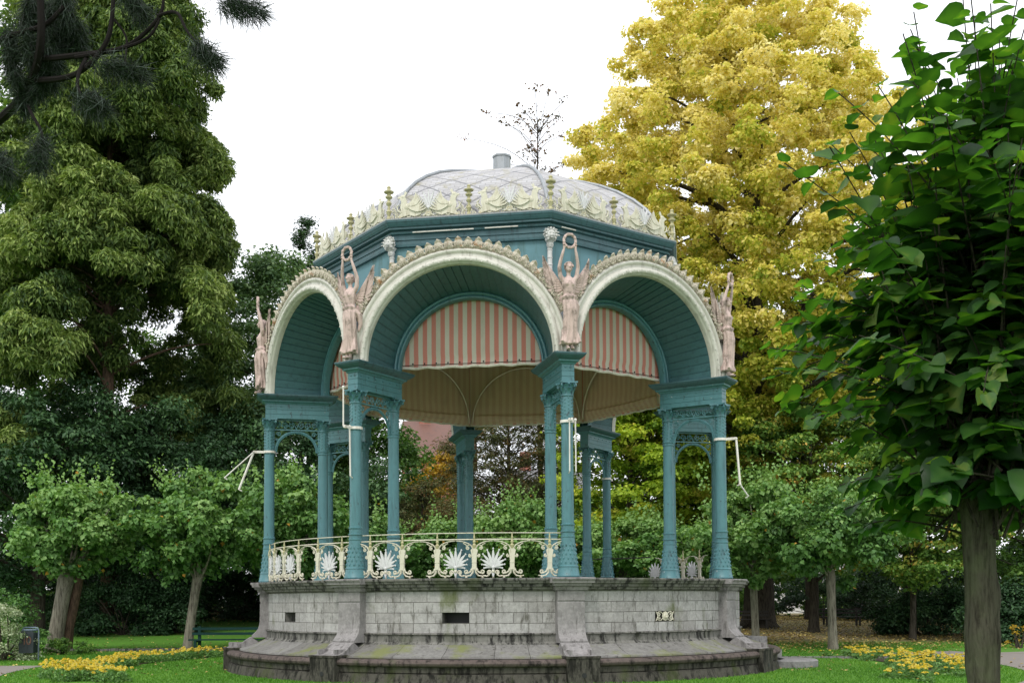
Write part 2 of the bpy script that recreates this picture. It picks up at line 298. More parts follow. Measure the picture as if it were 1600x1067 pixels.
# ------------------------------------------------------------------ mesh helpers
class MB:
    def __init__(s): s.v = []; s.f = []; s.uv = []; s.n = 0
    def add(s, vs, fs, uvs=None):
        b = s.n; s.v.extend([tuple(p) for p in vs]); s.n += len(vs)
        s.f.extend([tuple(b + i for i in f) for f in fs])
        s.uv.extend(uvs if uvs is not None else [None] * len(vs)); return s
    def box(s, x0, x1, y0, y1, z0, z1, mtx=None):
        v = [Vector(p) for p in ((x0, y0, z0), (x1, y0, z0), (x1, y1, z0), (x0, y1, z0), (x0, y0, z1), (x1, y0, z1), (x1, y1, z1), (x0, y1, z1))]
        if mtx: v = [mtx @ p for p in v]
        return s.add(v, [(0, 3, 2, 1), (4, 5, 6, 7), (0, 1, 5, 4), (1, 2, 6, 5), (2, 3, 7, 6), (3, 0, 4, 7)])
    def lathe(s, prof, n=24, cx=0, cy=0, phase=0, a0=0, a1=2 * PI, uvr=None, cap=False):
        """prof: (r, z) from top or bottom; angles measured so that angle 0 faces -Y"""
        full = abs(a1 - a0 - 2 * PI) < 1e-6; k = n if full else n + 1
        vs = []; uvs = []
        for i in range(n + 1):
            a = phase + a0 + (a1 - a0) * i / n
            L = 0
            for j, (r, z) in enumerate(prof):
                if j: L += math.hypot(prof[j][0] - prof[j - 1][0], prof[j][1] - prof[j - 1][1])
                vs.append((cx + r * math.sin(a), cy - r * math.cos(a), z)); uvs.append((a * (uvr or 1), L if uvr is None else z))
        m = len(prof); fs = []
        for i in range(n):
            for j in range(m - 1):
                fs.append((i * m + j, (i + 1) * m + j, (i + 1) * m + j + 1, i * m + j + 1))
        s.add(vs, fs, uvs)
        if cap:
            b = s.n - len(vs)
            for j in (0, m - 1): s.f.append(tuple(b + i * m + j for i in range(n)))
        return s
    def extr(s, poly, fn0, fn1, cap=True):
        """poly (u, v) points mapped by fn0 and fn1 into two rings"""
        n = len(poly); a = [fn0(*p) for p in poly]; b = [fn1(*p) for p in poly]
        fs = [(i, (i + 1) % n, n + (i + 1) % n, n + i) for i in range(n)]
        if cap: fs += [tuple(range(n - 1, -1, -1)), tuple(range(n, 2 * n))]
        return s.add(a + b, fs)
    def tube(s, pts, rad, n=6, flat=1.0, up=None, cap=True):
        pts = [Vector(p) for p in pts]; m = len(pts)
        if not hasattr(rad, '__len__'): rad = [rad] * m
        ref = Vector(up) if up else None; vs = []
        prev = None
        for i, p in enumerate(pts):
            d = (pts[min(i + 1, m - 1)] - pts[max(i - 1, 0)]).normalized()
            if ref is not None: x = d.cross(ref)
            elif prev is not None: x = prev - d * prev.dot(d)
            else: x = d.cross(Vector((0, 0, 1)) if abs(d.z) < .9 else Vector((1, 0, 0)))
            if x.length < 1e-6: x = d.orthogonal()
            x.normalize(); prev = x; y = d.cross(x).normalized()
            for k in range(n):
                a = 2 * PI * k / n
                vs.append(p + x * (math.cos(a) * rad[i]) + y * (math.sin(a) * rad[i] * flat))
        fs = [(i * n + k, i * n + (k + 1) % n, (i + 1) * n + (k + 1) % n, (i + 1) * n + k) for i in range(m - 1) for k in range(n)]
        if cap: fs += [tuple(range(n - 1, -1, -1)), tuple(range((m - 1) * n, m * n))]
        return s.add(vs, fs)
    def ball(s, c, r, n=8, m=6):
        rx, ry, rz = r if hasattr(r, '__len__') else (r, r, r)
        vs = [(c[0], c[1], c[2] - rz)]
        for j in range(1, m):
            ph = -PI / 2 + PI * j / m
            for i in range(n):
                a = 2 * PI * i / n; vs.append((c[0] + rx * math.cos(ph) * math.cos(a), c[1] + ry * math.cos(ph) * math.sin(a), c[2] + rz * math.sin(ph)))
        vs.append((c[0], c[1], c[2] + rz)); T = len(vs) - 1
        fs = [(0, 1 + (i + 1) % n, 1 + i) for i in range(n)]
        for j in range(m - 2):
            fs += [(1 + j * n + i, 1 + j * n + (i + 1) % n, 1 + (j + 1) * n + (i + 1) % n, 1 + (j + 1) * n + i) for i in range(n)]
        fs += [(T, 1 + (m - 2) * n + i, 1 + (m - 2) * n + (i + 1) % n) for i in range(n)]
        return s.add(vs, fs)
    def mesh(s, name, m, smooth=False):
        me = bpy.data.meshes.new(name); me.from_pydata(s.v, [], s.f); me.materials.append(M[m] if isinstance(m, str) else m)
        if any(u is not None for u in s.uv):
            l = me.uv_layers.new(name='UV'); ix = np.empty(len(me.loops), dtype=np.int32); me.loops.foreach_get('vertex_index', ix)
            uv = np.array([u if u is not None else (0, 0) for u in s.uv], dtype=np.float32)
            l.data.foreach_set('uv', uv[ix].ravel())
        if smooth:
            me.polygons.foreach_set('use_smooth', np.ones(len(me.polygons), dtype=bool))
            try: me.set_sharp_from_angle(angle=math.radians(38))
            except Exception: pass
        me.update(); return me
    def obj(s, name, m, parent=None, smooth=False, rz=0, loc=(0, 0, 0)):
        return place(name, s.mesh(name, m, smooth), parent, rz, loc)
def place(name, me, parent=None, rz=0, loc=(0, 0, 0), sc=None):
    o = bpy.data.objects.new(name, me); COL.objects.link(o)
    if parent: o.parent = parent
    o.location = loc; o.rotation_euler = (0, 0, rz)
    if sc: o.scale = sc
    return o
def tag(o, label, cat, group=None, kind=None):
    if label: o['label'] = label
    if cat: o['category'] = cat
    if group: o['group'] = group
    if kind: o['kind'] = kind
    return o
def thing(name, label, cat, loc=(0, 0, 0), rz=0, group=None, sc=None):
    return tag(place(name, None, None, rz, loc, sc), label, cat, group)
def copy_thing(root, loc, rz, label, group=None, sc=None):
    r = root.copy(); COL.objects.link(r); r.location = loc; r.rotation_euler = (0, 0, rz)
    if sc: r.scale = sc
    r['label'] = label
    if group: r['group'] = group
    for ch in list(root.children):
        c = ch.copy(); COL.objects.link(c); c.parent = r
        for g in list(ch.children):
            d = g.copy(); COL.objects.link(d); d.parent = c
    return r
rad = math.radians
CORN = [rad(TH + 45 * k) for k in range(-2, 6)]            # corners; index 2 is the front right one
FACE = [rad(TH - 22.5 + 45 * k) for k in range(-2, 6)]      # face k lies before corner k
def spiral(cx, cz, r0, r1, a0, turns, n=14):
    out = []
    for i in range(n + 1):
        f = i / n; a = a0 + turns * 2 * PI * f; r = r0 + (r1 - r0) * f
        out.append((cx + r * math.cos(a), cz + r * math.sin(a)))
    return out

# ================================================================== BANDSTAND
B = thing('bandstand', 'large octagonal teal iron bandstand with striped awnings and slate dome on a stone podium', 'bandstand')
# --- podium wall with vent openings
pw = MB(); vent_z = (1.188, 1.407); HV = rad(2.75)
zs = [.95, vent_z[0], vent_z[1], 1.86]
voids = MB()
for k in range(8):
    a0 = FACE[k] - rad(22.5); aa = [a0 + rad(22.5) * i / 8 * 1.0 for i in range(0, 0)]
    brk = list(np.linspace(a0, FACE[k] - HV, 9)) + list(np.linspace(FACE[k] - HV, FACE[k] + HV, 3))[1:] + list(np.linspace(FACE[k] + HV, a0 + rad(45), 9))[1:]
    for i in range(len(brk) - 1):
        b0, b1 = brk[i], brk[i + 1]
        for j in range(3):
            inv = FACE[k] - HV - 1e-6 < b0 and b1 < FACE[k] + HV + 1e-6 and j == 1
            if inv: continue
            R = 5.97
            vs = [(R * math.sin(b), -R * math.cos(b), z) for b, z in ((b0, zs[j]), (b1, zs[j]), (b1, zs[j + 1]), (b0, zs[j + 1]))]
            pw.add(vs, [(0, 1, 2, 3)], [(b * R + 40, z - .969 + 4.38) for b, z in ((b0, zs[j]), (b1, zs[j]), (b1, zs[j + 1]), (b0, zs[j + 1]))])
podium = pw.obj('podium_wall', 'wallstone', B)
for k in range(8):
    v = MB(); w = 5.97 * math.sin(HV); z0, z1 = vent_z; yo, yi = -5.97 * math.cos(HV), -5.55
    v.add([(-w, yo, z0), (w, yo, z0), (w, yi, z0), (-w, yi, z0), (-w, yo, z1), (w, yo, z1), (w, yi, z1), (-w, yi, z1)], [(0, 1, 2, 3), (4, 7, 6, 5), (0, 3, 7, 4), (1, 5, 6, 2)])
    v.obj('vent_reveal', 'cornstone', podium, rz=FACE[k])
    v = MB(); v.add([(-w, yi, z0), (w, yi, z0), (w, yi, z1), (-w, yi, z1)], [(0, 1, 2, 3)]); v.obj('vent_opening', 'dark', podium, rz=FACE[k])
    if k == 3:   # the right front face keeps its cast lion grille
        g = MB(); zc = (z0 + z1) / 2; yy = yo - .005
        def fl(pts, r=.011): g.tube([(x, yy, z) for x, z in pts], r, 5)
        for sx in (1, -1):
            fl([(sx * x, zc + z) for x, z in spiral(.17, .045, .05, .008, PI * .6, -1.3)])
            fl([(sx * x, zc + z) for x, z in spiral(.17, -.045, .05, .008, -PI * .6, 1.3)])
            fl([(sx * .05, zc + .03), (sx * .11, zc + .085), (sx * .17, zc + .095), (sx * .25, zc + .06), (sx * .26, zc + .1)])
            fl([(sx * .05, zc - .03), (sx * .11, zc - .085), (sx * .17, zc - .095), (sx * .25, zc - .06), (sx * .26, zc - .1)])
            fl([(sx * .23, zc + .05), (sx * .21, zc), (sx * .23, zc - .05)])
        g.ball((0, yy, zc), (.075, .05, .08), 12, 8); g.ball((0, yy - .045, zc - .02), (.035, .03, .03), 8, 6)
        for i in range(12):
            a = i * PI / 6; g.ball((.078 * math.cos(a), yy - .01, zc + .084 * math.sin(a)), (.022, .018, .022), 6, 4)
        for sx in (1, -1): g.ball((sx * .025, yy - .048, zc + .022), (.009, .006, .007), 6, 4)
        g.obj('vent_grille', 'creamiron', podium, smooth=True, rz=FACE[k])
# recessed course and cornice
MB().lathe([(5.0, 2.125), (6.18, 2.105), (6.215, 2.09), (6.21, 2.055), (6.185, 2.045), (6.17, 2.0), (6.12, 1.985), (6.11, 1.93), (6.06, 1.92), (6.05, 1.875), (5.99, 1.85), (5.96, 1.85)], 160, uvr=6).obj('podium_cornice', 'cornstone', B, smooth=True)
MB().lathe([(0.001, 2.12), (5.02, 2.122)], 64).obj('stage_floor', 'floor', B)
MB().lathe([(5.96, .985), (6.0, .985), (6.03, .975), (6.035, .955), (6.0, .935), (5.995, .90), (6.0, .80), (6.04, .765), (6.05, .75), (6.06, .745)], 160, uvr=6).obj('base_moulding', 'cornstone', B, smooth=True)
sl_ = MB().lathe([(6.05, .748), (6.14, .70), (6.3, .63), (6.46, .575), (6.62, .535), (6.645, .525), (6.65, .49), (6.63, .485)], 160, uvr=6)
sl_.obj('sloping_slabs', 'slab', B, smooth=True)
MB().lathe([(6.5, .472), (6.74, .478), (6.82, .488), (6.89, .478), (6.93, .45), (6.95, .41), (6.94, .37), (6.915, .345), (6.88, .335), (6.865, .33)], 160, uvr=6).obj('plinth_rim', 'rim', B, smooth=True)
MB().lathe([(6.87, .335), (6.865, .22), (6.83, .215), (6.83, .205), (6.89, .19), (6.99, -.15)], 160, uvr=6).obj('plinth_base', 'basestone', B, smooth=True)
# --- buttress piers
def ex(poly, hw, mb=None, bev=.0):
    mb = mb or MB(); return mb.extr(poly, lambda r, z: (-hw, -r, z), lambda r, z: (hw, -r, z))
bt = MB()
ex([(5.8, .78), (6.35, .78), (6.355, .82), (6.31, .86), (6.25, .915), (6.205, .98), (6.18, 1.06), (6.165, 1.16), (6.16, 1.60), (6.145, 1.61), (6.145, 1.635), (6.165, 1.645), (6.165, 1.845), (5.8, 1.86)], .29, bt)
ex([(5.8, 1.851), (6.20, 1.851), (6.215, 1.885), (6.235, 1.93), (6.27, 1.94), (5.8, 1.942)], .35, bt)
ex([(5.8, 1.943), (6.285, 1.943), (6.295, 1.985), (6.33, 1.995), (5.8, 1.997)], .40, bt)
ex([(5.8, 1.998), (6.35, 1.998), (6.36, 2.05), (6.385, 2.06), (6.40, 2.09), (6.38, 2.108), (5.8, 2.128)], .455, bt)
bme = bt.mesh('buttress', 'butstone')
sc_ = MB()
pf = [(5.9, .47), (6.36, .79), (6.42, .765), (6.5, .715), (6.58, .655), (6.66, .605), (6.74, .57), (6.82, .552), (6.93, .55), (6.955, .53), (6.955, .50), (6.3, .47)]
ex(pf[:-1] + [(6.3, .40)], .30, sc_)
sc_.box(-.235, -.20, -6.9, -6.36, .50, .66); sc_.box(.20, .235, -6.9, -6.36, .50, .66)
sme = sc_.mesh('scroll_stone', 'butstone')
eb = MB(); eb.box(-.33, .33, -7.02, -6.6, -.1, .50); eb.box(-.345, .345, -7.04, -6.6, .503, .545)
eme = eb.mesh('end_block', 'basestone')
dr = MB(); dr.extr([(.05 * math.cos(2 * PI * i / 12), .17 + .05 * math.sin(2 * PI * i / 12)) for i in range(12)], lambda u, v: (u, -7.027, v), lambda u, v: (u, -7.0, v))
drm = dr.mesh('drain_hole', 'dark')
for a in CORN:
    b_ = place('buttress', bme, B, a); place('scroll_stone', sme, b_); place('end_block', eme, b_); place('drain_hole', drm, b_)
# --- columns with capitals
def col_prof():
    return [(.245, 2.125), (.25, 2.15), (.24, 2.165), (.215, 2.30), (.212, 2.325), (.222, 2.34), (.212, 2.355), (.200, 2.365), (.190, 2.45), (.172, 2.60), (.155, 2.75), (.146, 2.88), (.142, 2.935),
            (.150, 2.945), (.150, 2.975), (.137, 2.985), (.137, 3.045), (.155, 3.055), (.155, 3.08), (.136, 3.09), (.136, 3.18), (.150, 3.19), (.152, 3.215), (.130, 3.23),
            (.128, 3.6), (.124, 4.6), (.121, 5.29), (.138, 5.30), (.138, 5.325), (.122, 5.335), (.122, 5.355), (.138, 5.365), (.138, 5.385), (.120, 5.395), (.120, 5.86), (.136, 5.87), (.140, 5.885), (.136, 5.905), (.122, 5.91)]
cb = MB().lathe(col_prof(), 24)
# raised floral ornament on neck and foot
for i in range(10):
    a = 2 * PI * i / 10
    for j in range(6):
        z = 5.43 + j * .075 + (.035 if i % 2 else 0); cb.ball((.121 * math.sin(a), .121 * math.cos(a), z), (.018, .018, .026), 5, 4)
for i in range(12):
    a = 2 * PI * i / 12
    for j in range(5):
        z = 2.42 + j * .09; r = .197 - .05 * (j / 5) ** .8; cb.ball((r * math.sin(a + j * .26), r * math.cos(a + j * .26), z), (.018, .018, .034), 5, 4)
cme = cb.mesh('column', 'teal', True)
kb = MB().lathe([(.120, 5.90), (.122, 6.0), (.135, 6.08), (.155, 6.12)], 20)
for i in range(8):                         # two rows of acanthus leaves
    a = 2 * PI * i / 8
    for (z0, h, off, w) in ((5.91, .12, 0, .045), (5.97, .14, PI / 8, .045)):
        c, s_ = math.cos(a + off), math.sin(a + off)
        pts = []
        for f, o, ww in ((0, .008, .7), (.5, .02, 1), (.85, .05, .8), (1, .085, .45), (.9, .105, .15)):
            r = .125 + o
            for q in (-1, 0, 1): pts.append((c * r - s_ * q * w * ww, s_ * r + c * q * w * ww, z0 + h * f))
        kb.add(pts, [(3 * i_ + q, 3 * i_ + q + 1, 3 * i_ + q + 4, 3 * i_ + q + 3) for i_ in range(4) for q in (0, 1)])
for i in range(4):                         # corner volutes and rosettes
    a = PI / 4 + i * PI / 2; c, s_ = math.cos(a), math.sin(a)
    kb.tube([(c * (.14 + .075 * 0 + u), s_ * (.14 + u), 6.085 + w) for u, w in spiral(.055, 0, .045, .006, PI, -1.4, 12)], .016, 5)
    kb.ball((.155 * math.cos(i * PI / 2), .155 * math.sin(i * PI / 2), 6.12), (.03, .03, .03), 6, 4)
kb.extr([(-.185, -.185), (-.15, -.165), (0, -.15), (.15, -.165), (.185, -.185), (.165, -.15), (.15, 0), (.165, .15), (.185, .185), (.15, .165), (0, .15), (-.15, .165), (-.185, .185), (-.165, .15), (-.15, 0), (-.165, -.15)][::1], lambda u, v: (u, v, 6.135), lambda u, v: (u, v, 6.172))
kme = kb.mesh('capital', 'teal', True)
for a in CORN:
    for r in (5.95, 4.638):
        c = place('column', cme, B, a, (r * math.sin(a), -r * math.cos(a), 0)); place('capital', kme, c)
# --- pier entablatures with fretwork arch beneath
eb = MB()
def rect(o): return [(-.135 - o, -6.05 - o), (.135 + o, -6.05 - o), (.135 + o, -4.5 + o), (-.135 - o, -4.5 + o)]
eprof = [(-.02, 6.172), (0, 6.174), (0, 6.27), (-.008, 6.274), (-.008, 6.282), (.0, 6.286), (0, 6.385), (-.008, 6.389), (-.008, 6.397), (0, 6.401), (0, 6.53), (.02, 6.535), (.03, 6.56), (.075, 6.58), (.085, 6.595), (.085, 6.61), (.10, 6.625), (.15, 6.655), (.185, 6.69), (.195, 6.70), (.195, 6.715), (.21, 6.72), (.21, 6.748), (-.1, 6.765)]
vs = []
for o, z in eprof[:16]: vs += [(x, y, z) for x, y in rect(o)]
eb.add(vs, [(i * 4 + j, i * 4 + (j + 1) % 4, (i + 1) * 4 + (j + 1) % 4, (i + 1) * 4 + j) for i in range(15) for j in range(4)] + [(3, 2, 1, 0), tuple(len(vs) - 4 + i for i in range(4))])
for sx in (1, -1):
    for j in range(6): eb.ball((sx * .14, -5.93 + j * .25, 6.47), (.012, .03, .018), 6, 4)
    eb.ball((sx * .05, -6.055, 6.47), (.03, .012, .018), 6, 4)
entm = eb.mesh('entablature', 'teal')
pc = MB(); vs = []; cprof = eprof[15:]
for o, z in cprof: vs += [(x, y, z) for x, y in rect(o)]
pc.add(vs, [(i * 4 + j, i * 4 + (j + 1) % 4, (i + 1) * 4 + (j + 1) % 4, (i + 1) * 4 + j) for i in range(len(cprof) - 1) for j in range(4)])
pcm = pc.mesh('pier_cornice', 'teal_dark')
fw = MB(); yc, ro = -5.294, .52
def T(pts, r=.014, n=5): fw.tube([(0, y, z) for y, z in pts], r, n, flat=1.0)
fw.box(-.03, .03, yc - .54, yc + .54, 5.895, 5.925); fw.box(-.022, .022, yc - .54, yc + .54, 6.135, 6.17)
arc = [(yc + ro * math.cos(a), 5.35 + ro * math.sin(a)) for a in np.linspace(0, PI, 25)]
fw.tube([(0, y, z) for y, z in arc], .026, 6, flat=.7, up=(1, 0, 0)); fw.tube([(0, yc + (ro - .035) * math.cos(a), 5.35 + (ro - .035) * math.sin(a)) for a in np.linspace(0, PI, 25)], .014, 5)
for sy in (1, -1):
    fw.box(-.02, .02, yc + sy * .545 - .015, yc + sy * .545 + .015, 5.35, 5.9)
    T([(yc + sy * u, z) for u, z in spiral(.43, 5.80, .06, .008, 0, 1.4)]); T([(yc + sy * u, z) for u, z in spiral(.475, 5.66, .035, .006, 0, 1.2)], .011)
    for (u0, z0, r0, d) in ((.12, 6.03, .085, 1), (.29, 6.03, .085, -1), (.45, 6.04, .075, 1)):
        T([(yc + sy * u, z) for u, z in spiral(u0, z0, r0, .01, PI / 2 * d, d * 1.5, 18)], .012)
        for q in range(5):
            a = q * 1.3 + u0 * 7; fw.ball((0, yc + sy * (u0 + .06 * math.cos(a)), z0 + .06 * math.sin(a)), (.012, .022, .022), 5, 4)
fw.tube([(0, yc, 5.93), (0, yc - .03, 6.0), (0, yc, 6.05), (0, yc + .03, 6.0), (0, yc, 5.93)], .012, 5)
fwm = fw.mesh('fretwork', 'teal', True)
for a in CORN:
    e = place('entablature', entm, B, a); place('fretwork', fwm, e); place('pier_cornice', pcm, e)
# --- barrel arches
SP = 6.757; HC = 2.295; AO = 5.56; AI = 4.25
def arcpt(r, a, y, clamp=None):
    x = r * math.cos(a); 
    if clamp: x = max(-clamp, min(clamp, x))
    return (x, y, SP + r * math.sin(a))
va = MB(); NP = 34
for i in range(NP):                        # lapped boards of the vault, each from outer to inner arch
    a0, a1 = PI * i / NP, PI * (i + 1) / NP; lap = .014
    if a0 > PI / 2 - .001: a0, a1 = a1, a0
    g = (a1 - a0) * .07
    P = []
    for aa, dr_ in ((a0, 0), (a1 - g, lap), (a1 - g, -.012), (a1, -.012)):
        P.append(arcpt(2.03 - dr_, aa, -AO + .02)); P.append(arcpt(1.745 - dr_, aa, -AI))
    va.add(P, [(0, 2, 3, 1), (2, 4, 5, 3), (4, 6, 7, 5)])
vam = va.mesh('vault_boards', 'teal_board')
rs = MB()                                  # zinc covering over the vault
for i in range(24):
    a0, a1 = PI * i / 24, PI * (i + 1) / 24
    q = [arcpt(2.31, a0, -AO + .02, HC - .01), arcpt(2.31, a1, -AO + .02, HC - .01), arcpt(2.05, a1, -AI, 1.752), arcpt(2.05, a0, -AI, 1.752)]
    rs.add(q, [(0, 1, 2, 3)])
rsm = rs.mesh('vault_roof', 'zinc', True)
ar = MB()
aprof = [(2.0, .05), (2.0, -.04), (2.015, -.075), (2.03, -.085), (2.035, -.105), (2.06, -.135), (2.09, -.145), (2.12, -.14), (2.145, -.12), (2.155, -.095), (2.165, -.085), (2.175, -.06), (2.20, -.055), (2.23, -.06), (2.25, -.085), (2.275, -.10), (2.30, -.10), (2.32, -.085), (2.33, -.06), (2.33, .05)]
NA = 56; vs = []
for i in range(NA + 1):
    a = PI * i / NA
    for r, o in aprof: vs.append(arcpt(r, a, -AO + o + .02, HC - .002 + .0 * r))
m_ = len(aprof)
ar.add(vs, [(i * m_ + j, i * m_ + j + 1, (i + 1) * m_ + j + 1, (i + 1) * m_ + j) for i in range(NA) for j in range(m_ - 1)])
for i in range(1, NA * 2):                 # carved beading on the roll
    a = PI * i / (NA * 2)
    if i % 2: ar.ball(arcpt(2.085 + (.02 if i % 4 == 1 else -.02), a, -AO - .122), (.02, .014, .02), 5, 4)
arm_ = ar.mesh('archivolt', 'cream', True)
cr = MB(); NL = 27
for i in range(NL):                        # acanthus cresting on the extrados
    a = rad(22) + (PI - rad(44)) * (i + .5) / NL; half = (PI - rad(44)) / NL * .5
    big = 1.0 + .1 * (i % 2)
    y0 = -AO - .02
    rows = [(2.31, 1.0, 0), (2.38, 1.02, -.05), (2.45, .9, -.08), (2.51, .78, -.06), (2.54 + .015 * (i % 2), .60, -.09), (2.565 + .015 * (i % 2), .22, -.09)]
    P = []
    for r, w, o in rows:
        for q in (-1, -.5, 0, .5, 1): P.append(arcpt(r + (.0 if abs(q) < 1 else -.012), a + q * half * w, y0 + o + (0 if q == 0 else (.03 if abs(q) == .5 else .055))))
    P2 = [(x, y0 + .05, z) for x, y, z in P]
    n5 = len(rows)
    fs = [(j * 5 + k, j * 5 + k + 1, (j + 1) * 5 + k + 1, (j + 1) * 5 + k) for j in range(n5 - 1) for k in range(4)]
    cr.add(P, fs); cr.add([arcpt(2.3, a - half, y0 + .06), arcpt(2.3, a + half, y0 + .06), arcpt(2.5, a + half * .7, y0 + .06), arcpt(2.5, a - half * .7, y0 + .06)], [(0, 1, 2, 3)])
    # scrolls and rib beads between leaves
    for sg in (1, -1):
        cx_, cz_ = 2.40, a + sg * half * .55
        pts = []
        for k in range(9):
            f = k / 8; t_ = sg * (PI * .5 + f * 2.2 * PI); rr = .045 * (1 - .75 * f)
            pts.append(arcpt(cx_ + rr * math.sin(t_), cz_ + rr * math.cos(t_) / 2.4, y0 - .075))
        cr.tube(pts, .011, 4)
    b0 = arcpt(2.36, a + half, y0 - .06); cr.ball(b0, (.03, .03, .03), 6, 4)
    b0 = arcpt(2.46, a + half, y0 - .03); cr.ball(b0, (.024, .02, .024), 5, 4)
crm = cr.mesh('leaf_crest', 'crest', True)
ia = MB(); iprof = [(1.60, .02), (1.60, -.10), (1.62, -.14), (1.65, -.145), (1.665, -.12), (1.69, -.11), (1.70, -.14), (1.73, -.15), (1.755, -.13), (1.76, 0)]
vs = []
for i in range(41):
    a = PI * i / 40
    for r, o in iprof: vs.append(arcpt(r, a, -AI + o + .03, 1.775))
m_ = len(iprof)
ia.add(vs, [(i * m_ + j, i * m_ + j + 1, (i + 1) * m_ + j + 1, (i + 1) * m_ + j) for i in range(40) for j in range(m_ - 1)])
iam = ia.mesh('inner_arch', 'teal', True)
for a in FACE:
    v = place('vault_boards', vam, B, a)
    for nm, me in (('vault_roof', rsm), ('archivolt', arm_), ('leaf_crest', crm), ('inner_arch', iam)): place(nm, me, v)
# --- upper wall (spandrels) with arched openings
uw = MB(); APW = 4.27; hwp = APW * math.tan(rad(22.5))
top = 9.72; P = []
n_ = 32
for i in range(n_ + 1):
    a = PI * i / n_; x, z = 1.75 * math.cos(a), SP + 1.75 * math.sin(a)
    P.append((x, -APW, z)); t_ = 1 - 2 * i / n_; P.append((hwp * max(-1, min(1, math.cos(a) * 1.6)), -APW, SP if i in (0, n_) else SP + (top - SP) * min(1, math.sin(a) * 1.6)))
uw.add(P, [(2 * i, 2 * i + 2, 2 * i + 3, 2 * i + 1) for i in range(n_)])
uwm = uw.mesh('upper_wall', 'teal_panel')
for a in FACE: place('upper_wall', uwm, B, a)
def olathe(prof, seg=8):
    return MB().lathe(prof, 8, phase=rad(TH))
cs = 1 / math.cos(rad(22.5))
olathe([(4.60, 9.60), (4.70, 9.61), (4.71, 9.66), (4.665, 9.67), (4.665, 9.76), (4.69, 9.765), (4.69, 9.775), (4.67, 9.78), (4.67, 9.88), (4.73, 9.90), (4.74, 9.93), (4.70, 9.94), (4.70, 9.965), (4.80, 9.985), (4.80, 10.03), (4.83, 10.035), (4.86, 10.08), (4.88, 10.12), (4.89, 10.125), (4.90, 10.17), (4.89, 10.185), (4.2, 10.22)]).obj('roof_cornice', 'teal_dark', B)
olathe([(4.90, 10.172), (4.905, 10.20), (4.6, 10.225)]).obj('cornice_flashing', 'zinc', B)
# broken gutter board strip under the cornice
for k, (x0, x1) in ((2, (-1.3, .1)), (2, (.35, 1.1)), (3, (-1.5, -1.1))):
    g = MB(); mt = Matrix.Translation((0, 0, 0)) @ Matrix.Rotation(rad(.5), 4, 'Y'); g.box(x0, x1, -4.40, -4.36, 9.9, 9.925); g.obj('loose_strip', 'cream', B, rz=FACE[k])
# lion masks and downpipes at the roof corners
lp = MB(); yr = -4.66
lp.lathe([(.055, 8.85), (.055, 9.42)], 10, cy=yr - .03); 
for z in (8.88, 9.02, 9.18, 9.36): lp.lathe([(.056, z - .02), (.066, z), (.056, z + .02)], 10, cy=yr - .03)
lpm = lp.mesh('downpipe', 'ironwhite', True)
lh = MB(); yh = yr - .12; zh = 9.66
lh.lathe([(.06, 9.40), (.085, 9.46), (.07, 9.50), (.12, 9.58)], 12, cy=yr - .05)
lh.ball((0, yh, zh), (.12, .10, .13), 12, 8); lh.ball((0, yh - .10, zh - .035), (.055, .05, .045), 8, 6); lh.ball((0, yh - .11, zh - .085), (.035, .03, .02), 8, 5)
for sx in (1, -1): lh.ball((sx * .04, yh - .095, zh + .035), (.018, .014, .012), 6, 4); lh.ball((sx * .11, yh - .01, zh + .11), (.03, .025, .035), 6, 4)
for i in range(9):
    a = -PI * .25 + i * PI * 1.5 / 8; lh.ball((.105 * math.cos(a), yh + .02, zh + .12 * math.sin(a)), (.05, .045, .055), 6, 4)
    lh.ball((.115 * math.cos(a + .13), yh - .05, zh + .125 * math.sin(a + .13)), (.03, .03, .034), 6, 4)
for i in range(9):
    a = PI * (.5 + 1.0 * (i - 4) / 8); lh.tube([(.09 * math.cos(a), yh + .02, zh - .02 + .10 * math.sin(a)), (.15 * math.cos(a), yh - .02, zh + .0 + .17 * math.sin(a)), (.19 * math.cos(a), yh - .06, zh - .02 + .18 * math.sin(a))], [.03, .025, .01], 5)
lhm = lh.mesh('lion_mask', 'ironwhite', True)
for a in CORN:
    d_ = place('downpipe', lpm, B, a); place('lion_mask', lhm, d_)
# --- awnings: striped drum hung inside the arches
aw = MB(); APD = 4.13; hd = APD * math.tan(rad(22.5)); zt = 8.85; ZB = 6.90; n_ = 24; rows = [(ZB, 0), (7.0, .02), (7.1, .03), (7.2, .0), (7.35, -.005), (7.8, 0), (zt, 0)]
P = []; UV = []
for i in range(n_ + 1):
    x = -hd + 2 * hd * i / n_
    for z, o in rows:
        sag = .02 * math.sin(3 * PI * i / n_) * (z < 7.3)
        P.append((x, -APD + o * (1 - abs(x / hd) ** 4) + .005 * math.sin(i * 1.7 + z), z + sag * .5)); UV.append((x + 10.05, z))
m_ = len(rows); aw.add(P, [(i * m_ + j, (i + 1) * m_ + j, (i + 1) * m_ + j + 1, i * m_ + j + 1) for i in range(n_) for j in range(m_ - 1)], UV)
awm = aw.mesh('awning', 'stripe', True)
ln = MB(); P = []; UV = []
lrows = [(ZB + .01, .04), (6.98, .05), (7.08, .13), (7.17, .15), (7.24, .06), (7.32, .09), (7.5, .05), (8.83, .04)]
for i in range(n_ + 1):
    x = (-hd + 2 * hd * i / n_) * .985
    for z, o in lrows:
        e_ = 1 - abs(x / hd) ** 6; P.append((x, -APD + .02 + o * e_, z - (.07 * math.sin(PI * i / n_) if 7 < z < 7.4 else 0))); UV.append((x + 10.05, z))
m_ = len(lrows); ln.add(P, [(i * m_ + j, (i + 1) * m_ + j, (i + 1) * m_ + j + 1, i * m_ + j + 1) for i in range(n_) for j in range(m_ - 1)], UV)
lnm = ln.mesh('awning_lining', 'backstripe', True)
rp = MB()
